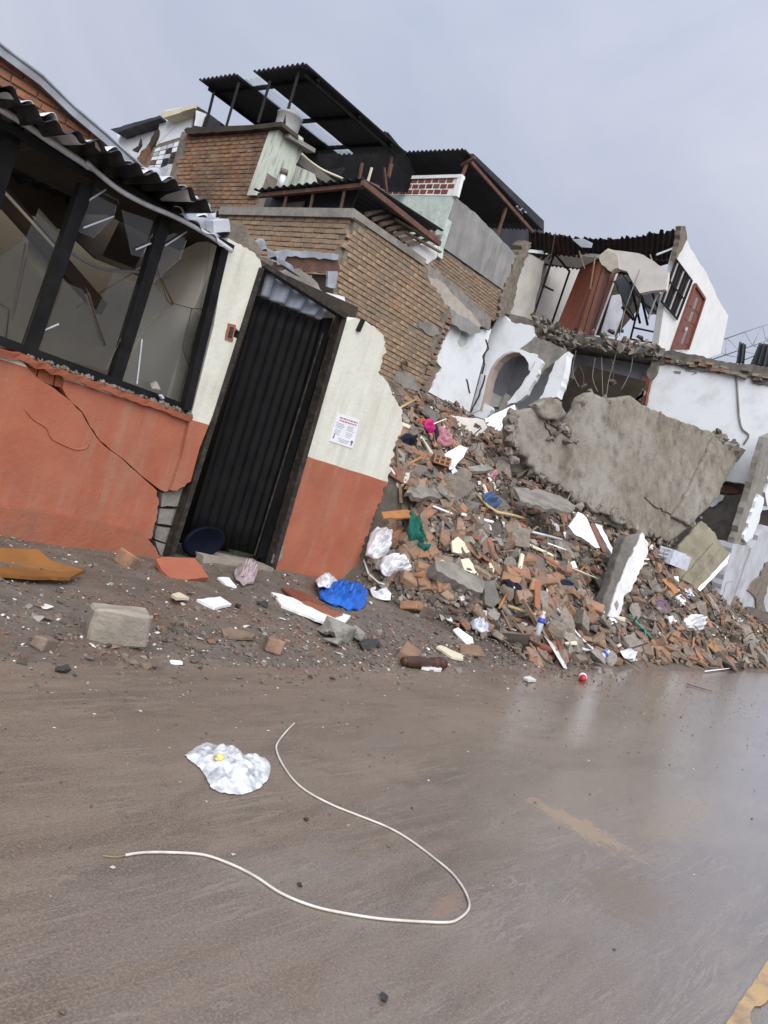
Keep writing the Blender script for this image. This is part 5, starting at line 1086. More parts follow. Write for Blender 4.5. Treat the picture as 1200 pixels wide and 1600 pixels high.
# beam fragment with white plaster face, standing aslant
c = HP(950, 968); n_ = Vector((-.35, -.85, .35)).normalized()
bf = thing('plastered_beam', 'upright grey beam fragment with ragged white plaster face in the rubble', 'beam', c)
vb = c+Vector((0, -.05, 0))
roughen(prism('core', [PP(a, b, vb, n_) for a, b in J([(978, 838), (1004, 832), (1006, 850), (990, 890), (968, 950), (952, 966), (934, 958), (950, 920), (966, 870)], 1.5, 6, 181, True)], -n_*.18, M_concd, bf), .025, .03)
prism('plaster_face', [PP(a, b, vb+n_*.02, n_) for a, b in J([(1004, 832), (1013, 850), (1012, 866), (998, 896), (985, 924), (976, 930), (972, 948), (966, 966), (950, 962), (957, 940), (966, 912), (984, 872)], 1.5, 5, 182, True)], -n_*.14, mat('chalky white plaster', (.66, .67, .68), (.58, .585, .59), 6, .8, .4, 20, dirt=(.4, .37, .33), dfac=.4, dscale=5), bf)
prism('scar', [PP(a, b, vb+n_*.026, n_) for a, b in [(964, 938), (967, 944), (964, 954), (960, 944)]], -n_*.01, M_conc, bf)
t1(plate('plaster_sheet', [(928, 958), (945, 956), (960, 966), (965, 972), (955, 976), (935, 974)], M_white, .03, .05, (-.2, -.5, .8), seed=1), 'jagged white plaster sheet at the foot of the upright beam', 'plaster')
wp = thing('plastered_board', 'pointed white wall panel with brown strip stuck in the rubble below the slab', 'panel', HP(918, 850))
pn_ = Vector((-.5, -.75, .45)).normalized(); pc_ = HP(925, 862)
prism('board', [PP(a, b, pc_, pn_) for a, b in J([(903, 800), (912, 804), (930, 834), (940, 856), (930, 856), (896, 832), (888, 822), (894, 814)], 1.2, 6, 183, True)], -pn_*.06, M_white, wp)
prism('brown_strip', [PP(a, b, pc_+pn_*.02, pn_) for a, b in [(922, 818), (929, 820), (948, 862), (942, 862)]], -pn_*.05, M_wood, wp)
prism('board', [PP(a, b, pc_-pn_*.02, pn_) for a, b in J([(930, 818), (940, 822), (962, 866), (956, 866)], .8, 6, 184, True)], -pn_*.05, M_white, wp)
# tilted plates near the arch
t1(plate('wall_fragment', [(690, 660), (714, 650), (755, 656), (762, 668), (742, 684), (720, 680), (700, 672)], M_room, .06, .15, (-.3, -.75, .6), seed=3), 'large flat beige wall fragment below the white arch wall', 'wall fragment')
wfm = thing('white_wall_fragment', 'tilted white wall fragment with brick edge beside the beige fragment', 'wall fragment', HP(782, 670)); nn_ = Vector((-.5, -.7, .5)).normalized(); c_ = HP(780, 676)+Vector((0, 0, .1))
prism('face', [PP(a, b, c_, nn_) for a, b in J([(758, 654), (804, 632), (806, 640), (782, 672), (760, 678)], 1, 7, 185, True)], -nn_*.05, M_white, wfm)
prism('edge', [PP(a, b, c_-nn_*.05, nn_) for a, b in J([(806, 634), (812, 642), (788, 680), (762, 688), (760, 680), (782, 672)], 1, 6, 186, True)], -nn_*.16, M_mortar, wfm)
t1(plate('plaster_slab', [(692, 712), (718, 696), (730, 700), (724, 714), (708, 734), (698, 730)], M_white, .06, .1, (-.5, -.7, .5), seed=4), 'thick white plaster slab standing in the upper rubble', 'plaster')
t1(plate('concrete_plank', [(730, 722), (796, 711), (804, 712), (802, 718), (760, 726), (736, 730)], M_conc, .05, .1, (-.1, -.6, .8), seed=5), 'long pale grey concrete plank on the upper rubble', 'concrete plank')
t1(plate('concrete_plank', [(728, 728), (762, 726), (772, 732), (756, 736), (734, 736)], M_conc, .05, .07, (-.1, -.4, .9), seed=6), 'short pale grey slab below the long concrete plank', 'concrete plank')
t1(plate('cement_sheet', [(622, 700), (632, 710), (634, 730), (616, 730), (610, 724)], M_grey, .05, .1, (-.4, -.8, .4), seed=7), 'grey cement panel next to the cream wall end', 'panel')
for k, (px, lb) in enumerate([([(706, 846), (716, 838), (728, 850), (736, 862), (722, 866), (708, 862)], 'upper cream plaster fragment in the middle rubble'), ([(720, 874), (732, 872), (748, 898), (742, 900), (726, 890)], 'pointed cream plaster fragment below the upper one'), ([(752, 898), (762, 874), (773, 890), (770, 900)], 'triangular cream plaster fragment right of the pointed one')]):
    t1(plate('cream_fragment', px, M_cream, .025, .07, (-.3, -.7, .6), seed=8+k), lb, 'plaster', 'cream plaster fragments')
t1(plate('cement_block', [(680, 876), (700, 876), (757, 908), (754, 926), (738, 922), (684, 892)], mat('dusty rubble slab', (.27, .25, .22), (.18, .16, .135), 6, .85, .8, 20, dirt=(.13, .11, .09), dfac=.8, dscale=3), .14, .12, (-.2, -.6, .7), seed=12, jit=1.5, step=7), 'long cement block with pale crust across the middle rubble', 'block')
t1(plate('block_crust', [(678, 880), (692, 874), (726, 896), (732, 904), (726, 910), (700, 898), (684, 890)], mat('pale green crust', (.48, .48, .40), (.42, .42, .35), 6, .85, .4, 20), .02, .145, (-.2, -.6, .7), seed=13), 'pale crust of plaster on top of the long cement block', 'plaster')
t1(plate('dark_concrete_post', [(756, 908), (774, 906), (780, 940), (770, 950), (758, 944)], M_concd, .12, .1, (-.2, -.7, .6), seed=14), 'short dark wet concrete post standing beside the cement block', 'concrete post')
t1(plate('timber_plank', [(656, 802), (664, 800), (682, 862), (672, 866)], M_oldwood, .04, .1, (-.3, -.7, .6), seed=15), 'weathered timber plank right of the green cloth', 'plank')
t1(plate('orange_board', [(596, 800), (636, 796), (662, 806), (640, 808), (600, 810)], M_orwood, .02, .12, (-.1, -.4, .9), seed=16), 'orange brown board at the end of the orange wall', 'board')
t1(plate('cement_slab', [(798, 836), (850, 838), (880, 850), (924, 862), (916, 874), (880, 868), (840, 850)], mat('dusty rubble slab', (.27, .25, .22), (.18, .16, .135), 6, .85, .8, 20, dirt=(.13, .11, .09), dfac=.8, dscale=3), .06, .05, (-.1, -.6, .75), seed=17, jit=3, step=6), 'broad grey cement slab lying in the rubble below the void', 'concrete slab')
t1(plate('cement_slab', [(640, 760), (700, 756), (722, 766), (712, 776), (660, 778), (636, 770)], mat('dusty rubble slab', (.27, .25, .22), (.18, .16, .135), 6, .85, .8, 20, dirt=(.13, .11, .09), dfac=.8, dscale=3), .06, .03, (-.1, -.5, .8), seed=18, jit=3, step=6), 'grey cement slab lying across the upper left rubble', 'concrete slab')
# dark void under the broken floor edge
t1(plate('floor_crust', [(800, 760), (836, 764), (880, 778), (900, 790), (890, 800), (850, 794), (812, 782)], mat('dusty rubble slab', (.27, .25, .22), (.18, .16, .135), 6, .85, .8, 20, dirt=(.13, .11, .09), dfac=.8, dscale=3), .05, .24, (-.1, -.3, .9), seed=19, jit=3, step=6), 'thin concrete floor crust bridging a dark hollow', 'concrete slab')
# pipes, mouldings, sticks
def stick(name, pts, r, mt, label, cat, up=.05, n=6): return t1(tube(name, [onp(a, b, up) for a, b in pts], r, mt, None, n), label, cat)
def straight(name, a, b, r, mt, label, cat, up=.08): return t1(tube(name, [onp(*a, up), onp(*b, up)], r, mt, None, 8), label, cat)
straight('white_pipe', (716, 822), (873, 857), .018, M_white, 'long straight white pipe across the middle rubble', 'pipe', .14)
straight('white_pipe', (852, 862), (892, 876), .012, M_white, 'thin white pipe right of the long pipe', 'pipe', .12)
stick('gold_moulding', [(742, 788), (758, 806), (772, 815), (800, 820), (822, 824)], .02, M_gold, 'bent yellow moulding strip below the blue cloth', 'moulding', .12)
straight('white_pipe', (672, 804), (702, 816), .012, M_white, 'short white pipe beside the timber plank', 'pipe', .1)
straight('thin_cane', (864, 890), (948, 924), .01, M_cream, 'thin pale cane leading to the upright beam', 'stick', .12)
straight('wood_stick', (892, 916), (914, 890), .014, M_orwood, 'small brown stick poking out above loose bricks', 'stick', .1)
stick('white_strip', [(868, 958), (890, 986), (905, 1004), (924, 1022)], .012, M_paper, 'bent white plastic strip at the mound foot', 'strip', .06)
straight('turquoise_rod', (980, 970), (1015, 1007), .013, M_turq, 'turquoise plastic rod on the rubble foot', 'rod', .1)
straight('gold_moulding', (790, 958), (834, 972), .018, M_gold, 'straight yellow moulding strip near the water bottle', 'moulding', .08)
stick('loose_cord', [(566, 882), (574, 905), (590, 918), (604, 922)], .01, M_cable, 'white cord hanging by the orange wall end', 'cord', .05)
straight('wood_stick', (776, 962), (788, 938), .014, M_orwood, 'forked orange stick below the dark concrete post', 'stick', .08)
straight('white_pipe', (1100, 1052), (1146, 1046), .008, M_paper, 'thin white stick on the road edge at right', 'stick', .03)
stick('lath', [(1070, 1002), (1090, 1026), (1112, 1046)], .022, M_oldwood, 'pale lath lying on the right rubble foot', 'stick', .08)
straight('yellow_stick', (610, 655), (650, 632), .016, M_gold, 'yellowed stick leaning at the brick wall foot', 'stick', .1)
straight('white_strip', (606, 742), (626, 770), .012, M_paper, 'white strip beside the orange wall edge', 'strip', .08)
straight('dark_rod', (852, 1000), (896, 1036), .006, M_rust, 'thin rusty rod on the road by the red turned post', 'rod', .03)
straight('dark_rod', (1072, 1070), (1112, 1082), .006, M_rust, 'thin dark rod on the road edge at far right', 'rod', .015)
# cloths and bags
for sd_, (nm, px, mt, lb, ct_, hg, fq, up) in enumerate([
    ('blue_tarpaulin', [(497, 926), (508, 920), (520, 916), (540, 922), (560, 916), (574, 930), (572, 946), (556, 955), (540, 954), (530, 948), (512, 944), (500, 936)], M_blue, 'crumpled bright blue tarpaulin on the pavement', 'tarpaulin', 0.13, 16, 0),
    ('white_bag', [(592, 884), (600, 870), (612, 864), (626, 868), (636, 880), (638, 900), (630, 904), (618, 900), (604, 902), (596, 896)], M_plastic, 'bulging white plastic bag beside the orange wall end', 'bag', 0.2, 9, 1),
    ('grey_bag', [(578, 834), (588, 824), (600, 826), (610, 834), (604, 850), (600, 872), (586, 876), (570, 868), (574, 850)], M_plastic, 'greyish plastic bag leaning on the orange wall end', 'bag', 0.2, 9, 1),
    ('white_cloth', [(578, 922), (590, 924), (604, 920), (612, 928), (610, 938), (596, 938), (584, 934)], M_plastic, 'flat white cloth below the bulging bag', 'cloth', 0.05, 12, 0),
    ('green_cloth', [(640, 800), (646, 799), (650, 822), (660, 840), (668, 860), (670, 880), (662, 884), (656, 868), (648, 852), (638, 840), (636, 826)], M_teal, 'long bottle green cloth hanging in the rubble', 'cloth', 0.14, 12, 1),
    ('magenta_cloth', [(662, 658), (668, 654), (676, 662), (678, 676), (672, 694), (666, 690), (668, 676), (662, 668)], M_mag, 'magenta cloth at the top of the rubble', 'cloth', 0.15, 9, 1),
    ('black_cloth', [(676, 664), (681, 670), (682, 684), (676, 694), (671, 692), (676, 678)], M_navy, 'black cloth between the magenta and pink cloths', 'cloth', 0.12, 9, 1),
    ('pink_cloth', [(684, 668), (690, 670), (698, 684), (704, 698), (692, 699), (682, 690), (686, 680)], M_pink, 'dusty pink cloth beside the magenta one', 'cloth', 0.14, 9, 1),
    ('pink_cloth', [(768, 736), (776, 734), (772, 746), (766, 758), (758, 760), (757, 750), (764, 744)], M_pink, 'small pink cloth in the middle of the rubble', 'cloth', 0.13, 9, 1),
    ('denim_cloth', [(753, 774), (764, 768), (772, 772), (772, 786), (776, 798), (768, 802), (760, 796), (756, 786)], M_slate, 'faded blue denim cloth in the middle rubble', 'cloth', 0.16, 9, 1),
    ('black_bag', [(620, 694), (628, 680), (640, 684), (650, 696), (642, 702), (630, 700)], M_navy, 'black plastic bag near the cream wall edge', 'bag', 0.18, 9, 1),
    ('navy_cloth', [(682, 730), (692, 728), (704, 738), (708, 746), (700, 750), (690, 744)], M_navy, 'navy cloth below the white plaster slab', 'cloth', 0.12, 9, 1),
    ('navy_cloth', [(784, 906), (796, 904), (806, 916), (818, 928), (806, 926), (792, 916)], M_navy, 'navy cloth left of the loose brick pile', 'cloth', 0.08, 11, 1),
    ('navy_cloth', [(872, 904), (882, 906), (894, 914), (902, 922), (890, 924), (878, 916)], M_navy, 'navy cloth amid loose bricks near the beam', 'cloth', 0.08, 11, 1),
    ('white_bag', [(1066, 968), (1076, 960), (1090, 962), (1100, 974), (1098, 984), (1084, 986), (1070, 980)], M_plastic, 'knotted white bag on the right rubble foot', 'bag', 0.2, 9, 1),
    ('white_bag', [(968, 1018), (980, 1014), (994, 1024), (992, 1032), (976, 1028)], M_plastic, 'small torn white bag at the road edge', 'bag', 0.07, 12, 0),
    ('plastic_wrap', [(734, 972), (748, 970), (764, 980), (766, 988), (752, 990), (738, 984)], M_clearp, 'crushed clear plastic bottle by the road edge', 'bottle', 0.09, 12, 0),
    ('pink_bag', [(366, 892), (376, 884), (392, 884), (402, 896), (396, 912), (380, 916), (368, 908)], flat('clear pink tinted film', (.48, .38, .40), .35, .3), 'crumpled pinkish clear bag by the threshold', 'bag', 0.12, 14, 0),
    ('green_wrapper', [(356, 860), (372, 857), (390, 862), (396, 870), (380, 872), (362, 868)], M_lime, 'pale green wrapper on the threshold', 'wrapper', 0.06, 14, 0),
    ('white_bag', [(492, 908), (504, 900), (520, 902), (528, 914), (512, 920), (498, 918)], M_plastic, 'small crumpled white bag above the blue tarpaulin', 'bag', 0.08, 14, 0),
    ('orange_cloth', [(650, 656), (658, 654), (664, 664), (658, 672), (650, 666)], flat('orange cloth', (.55, .14, .05), .8, .4), 'small orange cloth above the magenta one', 'cloth', 0.1, 9, 1),
    ('white_rag', [(1038, 966), (1050, 962), (1056, 972), (1044, 978)], M_plastic, 'white rag left of the knotted bag', 'cloth', 0.08, 10, 1),
    ('white_rag', [(1144, 964), (1152, 962), (1162, 974), (1154, 978)], M_plastic, 'white rag below the corner pillar', 'cloth', 0.08, 10, 1),
    ]): t1(drape(nm, px, mt, (-.35, -.75, .55) if up else None, hg, fq, .05 if up else .02, sd_+1), lb, ct_)
# papers, boards and boxes on the right foot
for px, mt, nm, lb, ct_ in [([(1014, 916), (1024, 902), (1030, 922), (1014, 936)], M_orwood, 'folded_board', 'orange brown folded board right of the upright beam', 'board'), ([(1034, 904), (1042, 904), (1062, 924), (1054, 928)], M_orwood, 'narrow_board', 'narrow orange slat right of the folded board', 'board'),
                        ([(1016, 940), (1034, 934), (1048, 946), (1042, 960), (1030, 958)], M_purple, 'purple_board', 'faded purple board below the folded board', 'board'), ([(1052, 934), (1064, 928), (1078, 946), (1064, 952)], M_paper, 'booklet', 'white booklet beside the purple board', 'booklet'),
                        ([(1064, 922), (1076, 918), (1088, 934), (1072, 938)], flat('pale blue paper', (.55, .62, .8), .7, .05), 'blue_paper', 'pale blue paper above the booklet', 'paper'), ([(1054, 896), (1060, 898), (1060, 918), (1054, 914)], M_paper, 'white_card', 'upright white card above the orange slat', 'card'),
                        ([(1064, 948), (1094, 940), (1096, 944), (1070, 958)], M_oldwood, 'weathered_board', 'weathered board below the booklet', 'board'), ([(1156, 1002), (1184, 1000), (1190, 1016), (1164, 1012)], M_conc, 'grey_tile', 'grey tile fragment at the far right rubble', 'tile'),
                        ([(708, 984), (716, 980), (738, 996), (740, 1004), (728, 1006)], M_white, 'white_shard', 'white smooth shard at the mound foot', 'shard'), ([(682, 1010), (688, 1008), (722, 1022), (724, 1030), (706, 1026)], M_cream, 'yellowed_book', 'curled yellowed pages near the brown turned leg', 'book'),
                        ([(424, 925), (440, 928), (500, 950), (548, 962), (540, 972), (510, 974), (440, 946)], M_whitec, 'white_board', 'stained white board lying before the wall panel', 'board'), ([(450, 934), (462, 932), (536, 958), (524, 962)], M_wood2, 'brown_plank', 'brown plank lying on the stained white board', 'plank'),
                        ([(440, 918), (470, 924), (508, 942), (502, 948), (470, 940)], M_wood, 'dark_brown_plank', 'dark brown board edge above the brown plank', 'plank'), ([(308, 936), (344, 932), (362, 944), (336, 950)], M_paper, 'paper_sheet', 'white paper sheet lying before the door', 'paper'),
                        ([(340, 902), (358, 902), (370, 916), (352, 912)], M_paper, 'paper_scrap', 'curled white scrap by the threshold', 'paper'), ([(268, 928), (280, 925), (296, 934), (276, 934)], M_cream, 'cream_scrap', 'cream scrap lying left of the paper sheet', 'paper'),
                        ([(346, 982), (360, 980), (398, 990), (396, 996), (350, 994)], M_oldwood, 'wood_offcut', 'flat dark wood offcut at the kerb', 'wood'), ([(880, 830), (892, 832), (896, 842), (884, 846)], M_white, 'white_tile', 'white tile chip above the cement slab', 'tile'),
                        ([(886, 880), (898, 876), (904, 892), (896, 892)], M_white, 'white_tile', 'white tile chip right of the thin pipe', 'tile'), ([(802, 868), (816, 864), (818, 872), (808, 876)], M_white, 'white_tile', 'white tile chip below the long pipe', 'tile'),
                        ([(800, 912), (814, 914), (812, 920), (800, 918)], M_white, 'white_card', 'white card on the navy cloth', 'card'), ([(826, 934), (840, 940), (862, 966), (850, 962)], M_cream, 'pale_lath', 'pale lath below the navy cloth', 'stick'),
                        ([(818, 1058), (828, 1056), (838, 1062), (826, 1063)], M_flake, 'pink_flake', 'pale flake on the road near the red turned post', 'flake'), ([(655, 640), (668, 636), (690, 650), (680, 660)], M_concd, 'dark_lintel', 'dark lintel stub under the white wall', 'lintel')]:
    up = (-.25, -.55, .75) if px[0][1] < 960 and px[0][0] > 600 else None
    t1(plate(nm, px, mt, .018, .05 if up else .028, up, seed=int(px[0][0]), jit=.8), lb, ct_)
# ochre board at the left edge, tile slab and brick by the plinth
t1(plate('ochre_board', [(-60, 852), (0, 856), (60, 858), (80, 876), (130, 890), (100, 900), (40, 894), (-60, 884)], M_ochre, .03, .06, (-.1, -.5, .85), seed=41, jit=.6), 'ochre painted board lying against the plinth at left', 'board')
t1(plate('ochre_board', [(-60, 884), (20, 886), (100, 894), (134, 890), (110, 902), (40, 900), (-60, 892)], M_ochre, .02, .04, None, seed=42, jit=.6), 'lower ochre board slipped under the first at left', 'board')
c = HP(285, 898); n_ = Vector((-.12, -.45, .88)).normalized()
t1(prism('orange_slab', [PP(a, b, c+n_*.08, n_) for a, b in J([(244, 874), (254, 870), (304, 872), (326, 902), (290, 906), (264, 902), (252, 890)], .8, 9, 43, True)], -n_*.035, M_orange), 'broken orange plaster slab resting before the door', 'plaster slab')
# turned wooden posts
def turned(name, a, b, mt, label, rmax, up):
    p, q = onp(*a, up), onp(*b, up); pr = [(.0, .55), (.03, .75), (.06, .6), (.1, .8), (.2, .95), (.35, 1.), (.5, .95), (.6, .85), (.64, .6), (.66, .95), (.69, .6), (.72, 1.0), (.78, 1.05), (.82, .62), (.86, 1.15), (.92, 1.15), (.95, .7), (.98, .9), (1., .5)]
    return t1(tube(name, [p.lerp(q, t) for t, _ in pr], [rmax*r_ for _, r_ in pr], mt, None, 14), label, 'wooden leg')
turned('turned_post', (814, 1006), (889, 1033), M_wood, 'dark red turned wooden post lying on the road edge', .042, .04)
turned('turned_post', (626, 1042), (692, 1046), mat('dark wet brown wood', (.075, .035, .024), (.05, .024, .018), 8, .4, .15, 30), 'thick dark brown turned leg lying on the road edge', .045, .045)
t1(plate('pale_board', [(655, 1032), (672, 1030), (692, 1040), (690, 1046), (660, 1042)], M_flake, .02, .03, None, seed=44), 'pale board under the thick brown turned leg', 'board')
# water bottle
def bottle(px, py, label, h=.23, r_=.034, lean=(0, 0)):
    p = HP(px, py); t = thing('water_bottle', label, 'bottle', p)
    pr = [(0, .8), (.03, 1), (.25, .95), (.3, 1), (.6, 1), (.65, .95), (.78, .9), (.88, .45), (.92, .4), (.93, .44), (1, .44)]
    d = Vector((lean[0], lean[1], 1)).normalized()
    def ring(lst, mt, nm, k=1.): tube(nm, [p+d*h*a for a, _ in lst], [r_*b*k for _, b in lst], mt, t, 14)
    ring(pr[:9], M_clearp, 'body'); ring([(.55, .98), (.62, 1.0), (.76, .92)], M_label, 'label_band', 1.05); ring(pr[8:], M_paper, 'cap', 1.1)
bottle(838, 994, 'upright clear water bottle with blue label at the mound foot', .27, .036)
bottle(934, 1030, 'small clear bottle with blue band lying by the white strip', .17, .04, (.8, -.5))
bottle(900, 974, 'small pinkish clear bottle beside the turquoise rod', .15, .04, (.5, .3))
# cup
p = HP(910, 1066); cp = thing('paper_cup', 'crushed red and white cup on the road', 'cup', p)
tube('cup_body', [p+Vector((0, 0, .03)), p+Vector((.05, .03, .035)), p+Vector((.09, .06, .04))], [.03, .036, .042], M_red, cp, 12); tube('cup_band', [p+Vector((.045, .025, .036)), p+Vector((.07, .045, .04))], [.038, .041], M_paper, cp, 12)
# hollow brick with its holes
p = HP(668, 732); hb = thing('hollow_brick', 'perforated hollow clay brick in the upper rubble', 'hollow brick', p); hw = Vector((.78, -.63, 0)).normalized(); hd = Vector((.4, .5, -.1)).normalized(); hu = hw.cross(hd).normalized()
if hu.z < 0: hu = -hu
q0 = p+Vector((-.05, -.1, .1)); cl_ = flat('terracotta', (.40, .2, .11), .85, .4)
for i in range(4): bar('web', q0+hw*(.2*i/3), q0+hw*(.2*i/3)+hu*.1, .02, .013, cl_, hb)
for j in range(3): bar('web', q0+hu*(.05*j), q0+hu*(.05*j)+hw*.2, .02, .013, cl_, hb)
prism('back', [q0+hd*.05, q0+hd*.03+hw*.2, q0+hd*.03+hw*.2+hu*.1, q0+hd*.03+hu*.1], hd*.15, M_rbrick, hb)
# clear crate
p = HP(1046, 890)+Vector((0, 0, .1)); ck = thing('clear_crate', 'broken clear plastic crate below the small slab', 'crate', p)
for i in range(3): bar('rim', p+Vector((-.3, .2, .12+.08*i)), p+Vector((.35, -.1, .12+.08*i)), .02, .02, M_clearp, ck)
prism('side', [p+Vector((-.1, 0, 0)), p+Vector((.4, -.2, -.02)), p+Vector((.4, -.2, .25)), p+Vector((-.05, 0, .3))], (.05, .3, 0), M_clearp, ck)
# blue basin in the doorway
p = P(318, 846, 'y', FY+.05); bs = thing('blue_basin', 'dark blue round plastic basin standing on edge in the doorway', 'basin', p)
rx, rz = .22, .14; pro = [(0, 0, .02), (.7, .7, .02), (.86, .86, .0), (.94, .94, .0), (1, 1, .015), (1.0, 1.0, .035)]
vs = []; n = 28; tilt = Matrix.Rotation(-.25, 3, 'Y')
for k_, k2, dd in pro:
    for k in range(n): vs.append(p + tilt@Vector((rx*k_*math.cos(2*math.pi*k/n), -.03+dd, rz*k2*math.sin(2*math.pi*k/n)+.0)))
mk('shell', vs, [[i*n+k, i*n+(k+1) % n, (i+1)*n+(k+1) % n, (i+1)*n+k] for i in range(len(pro)-1) for k in range(n)], M_basin, bs, True)
# ------------------------------------------------------------------ pavement things
c = HP(184, 1006); kb = thing('kerb_block', 'squared concrete block standing on the pavement edge', 'concrete block', c)
me = brick_mesh('block', .31, .15, .195, 5, M_block, .01, .014); bmx = bmesh.new(); bmx.from_mesh(me); bmesh.ops.subdivide_edges(bmx, edges=bmx.edges[:], cuts=4, use_grid_fill=True)
for v in bmx.verts: v.co += Vector((noise.noise(v.co*9), noise.noise(v.co*9+Vector((5, 0, 0))), noise.noise(v.co*9+Vector((0, 7, 0)))))*.012
bmx.to_mesh(me); bmx.free(); o = link('block', me, kb); o.matrix_basis = Matrix.Translation(c+Vector((0, .04, .085))) @ Euler((.03, -.1, -.42)).to_matrix().to_4x4()
def lone(name, px, py, me, s, rot, label, cat, emb=.15, h=.065):
    p = HP(px, py); o = link(name, me); k = s if isinstance(s, tuple) else (s, s, s)
    o.matrix_world = Matrix.Translation(p+Vector((0, 0, h*k[2]*(.5-emb)))) @ Euler(rot).to_matrix().to_4x4() @ Matrix.Diagonal((*k, 1)); return t1(o, label, cat)
lone('brick', 636, 1030, BV[0], (1.1, 1.3, 1.5), (.2, -.1, .5), 'brown brick standing behind the thick turned leg', 'brick')
lone('brick', 738, 1024, BV[3], (1.1, 1.2, 1.5), (.3, .2, 2.2), 'broken brick at the end of the yellowed pages', 'brick')
lone('brick', 424, 1014, BV[1], (.7, .9, 1.3), (.1, .2, 1.0), 'small red brick piece at the kerb before the door', 'brick')
lone('brick', 66, 1012, BV[2], (.5, .6, .9), (.1, .2, .4), 'tiny red brick piece at the kerb at far left', 'brick')
lone('brick', 408, 882, BV[4], (.9, 1, 1.3), (.3, .3, .9), 'brown brick lying at the right end of the threshold', 'brick')
lone('brick', 645, 952, BV[5], (1.1, 1.1, 1.3), (.3, .3, 1.9), 'red brick below the bulging white bag', 'brick')
lone('brick', 198, 884, BV[6], (.8, 1.1, 1.8), (.2, .3, .2), 'pale crumbling brick beside the peeling plinth', 'brick')
for k, (px, py, s) in enumerate([(528, 998, .28), (552, 998, .2), (520, 1008, .14), (508, 992, .18), (572, 1016, .16), (584, 1010, .1)]):
    lone('asphalt_lump', px, py, chunk_mesh('asphalt_lump', 850+k, M_conc if k < 4 else M_stone, .7), s, (.2, .1, k), ['largest grey lump in the row at the kerb', 'grey lump right of the largest one at the kerb', 'small grey lump before the largest one', 'grey lump left of the largest one at the kerb', 'black stone lump on the road before the grey lumps', 'small black stone beside the black lump'][k], 'stone', .15, .7)
for k, (px, py, s, lb) in enumerate([(96, 1050, .075, 'dark pebble alone on the road at left'), (371, 950, .07, 'black lump on the pavement by the paper sheet'), (410, 948, .1, 'grey stone on the pavement right of the black lump'), (238, 1045, .03, 'tiny dark stone on the road below the kerb block'), (478, 1282, .022, 'tiny black stone inside the cable loop'), (468, 1385, .02, 'tiny dark chip inside the lower cable loop'), (600, 1562, .03, 'brown clod near the bottom of the road')]):
    lone('pebble', px, py, chunk_mesh('pebble', 870+k, M_stone, .6), s, (.2, .1, k), lb, 'stone', .1, .6)
# ------------------------------------------------------------------ road things
cab = [(460, 1130), (448, 1142), (434, 1160), (432, 1172), (440, 1192), (458, 1218), (482, 1238), (520, 1258), (560, 1274), (605, 1292), (640, 1312), (680, 1342), (706, 1364), (724, 1388), (733, 1410), (730, 1424), (716, 1436), (700, 1441), (660, 1440), (600, 1436), (545, 1428), (490, 1416), (440, 1396), (400, 1370), (365, 1352), (320, 1336), (270, 1332), (225, 1332), (196, 1336)]
cw = thing('white_cable', 'white cable lying in a loop on the wet road', 'cable', P(600, 1400, 'z', 0))
tube('sheath', spline([P(a, b, 'z', .005) for a, b in cab], 5), .0042, M_cable, cw, 8)
tube('bare_end', spline([P(a, b, 'z', .004) for a, b in [(197, 1336), (182, 1339), (160, 1337)]], 4), .002, flat('green wire', (.25, .24, .1), .5, 0), cw, 6)
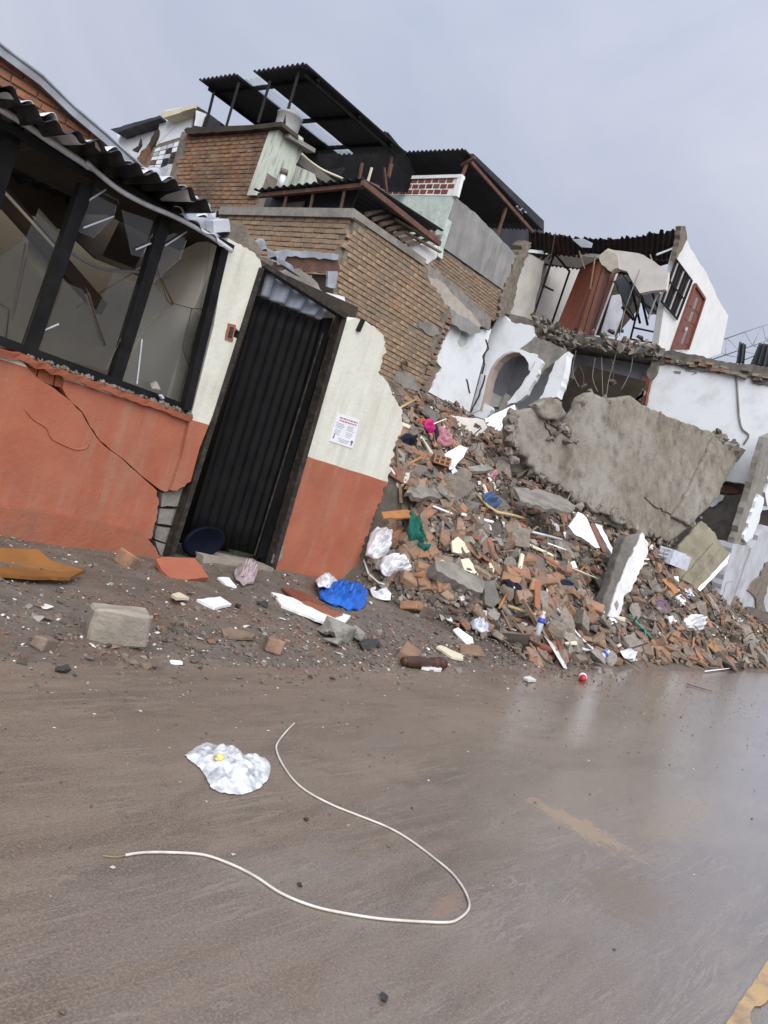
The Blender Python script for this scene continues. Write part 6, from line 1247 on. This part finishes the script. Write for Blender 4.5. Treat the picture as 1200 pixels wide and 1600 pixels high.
# clear plastic bag flattened on the road
bgp = [(288, 1182), (302, 1172), (316, 1163), (328, 1164), (350, 1172), (380, 1182), (410, 1188), (421, 1194), (422, 1206), (418, 1220), (405, 1234), (378, 1244), (345, 1241), (330, 1234), (322, 1218), (312, 1202), (298, 1192)]
cxp, cyp = 365, 1203
vs = []; fs = []; rings = 26; nb2 = 68; J_ = J(bgp, .8, 3.2, 55, True)
nb2 = len(J_)
for i in range(rings+1):
    f = 1-i/rings
    for k in range(nb2):
        a, b = J_[k]; q = P(cxp+(a-cxp)*f, cyp+(b-cyp)*f, 'z', 0)
        w = Vector((q.x*16, q.y*16, 3)); hgt = .006+.05*(1-f**3)*(.25+1.1*abs(noise.noise(w*.6)))+.03*abs(noise.noise(w*1.6))*(1-f**6)+.007*abs(noise.noise(w*3.7))*(1-f**6)
        vs.append(Vector((q.x, q.y, hgt)))
for i in range(rings):
    for k in range(nb2): fs.append([i*nb2+k, i*nb2+(k+1) % nb2, (i+1)*nb2+(k+1) % nb2, (i+1)*nb2+k])
pb_ = thing('clear_plastic_bag', 'crumpled clear white plastic bag lying on the wet road', 'plastic bag', P(365, 1203, 'z', 0))
M_film = mat('milky plastic film', (.80, .82, .86), (.66, .69, .73), 20, .15, .5, 16, spec=.6, dirt=(.34, .34, .36), dfac=.45, dscale=16)
_t = M_film.node_tree; _b = _t.nodes['Principled BSDF']; _tr = _t.nodes.new('ShaderNodeBsdfTransparent'); _ms = _t.nodes.new('ShaderNodeMixShader'); _n = _t.nodes.new('ShaderNodeTexNoise'); _n.inputs['Scale'].default_value = 22; _n.inputs['Detail'].default_value = 6
_c = _t.nodes.new('ShaderNodeTexCoord'); _r = _t.nodes.new('ShaderNodeMapRange'); _r.inputs[1].default_value = .42; _r.inputs[2].default_value = .68; _r.inputs[4].default_value = .6
_t.links.new(_c.outputs['Object'], _n.inputs['Vector']); _t.links.new(_n.outputs['Fac'], _r.inputs[0]); _t.links.new(_r.outputs[0], _ms.inputs[0])
_t.links.new(_b.outputs[0], _ms.inputs[1]); _t.links.new(_tr.outputs[0], _ms.inputs[2]); _t.links.new(_ms.outputs[0], _t.nodes['Material Output'].inputs[0])
mk('film', vs, fs, M_film, pb_, True)
crumple('yellow_wrapper', P(343, 1184, 'z', .05), (.05, .04, .04), flat('pale yellow wrapper', (.75, .62, .25), .5, .2), pb_, 31, .3, sub=3)
print('objects', len(bpy.data.objects))
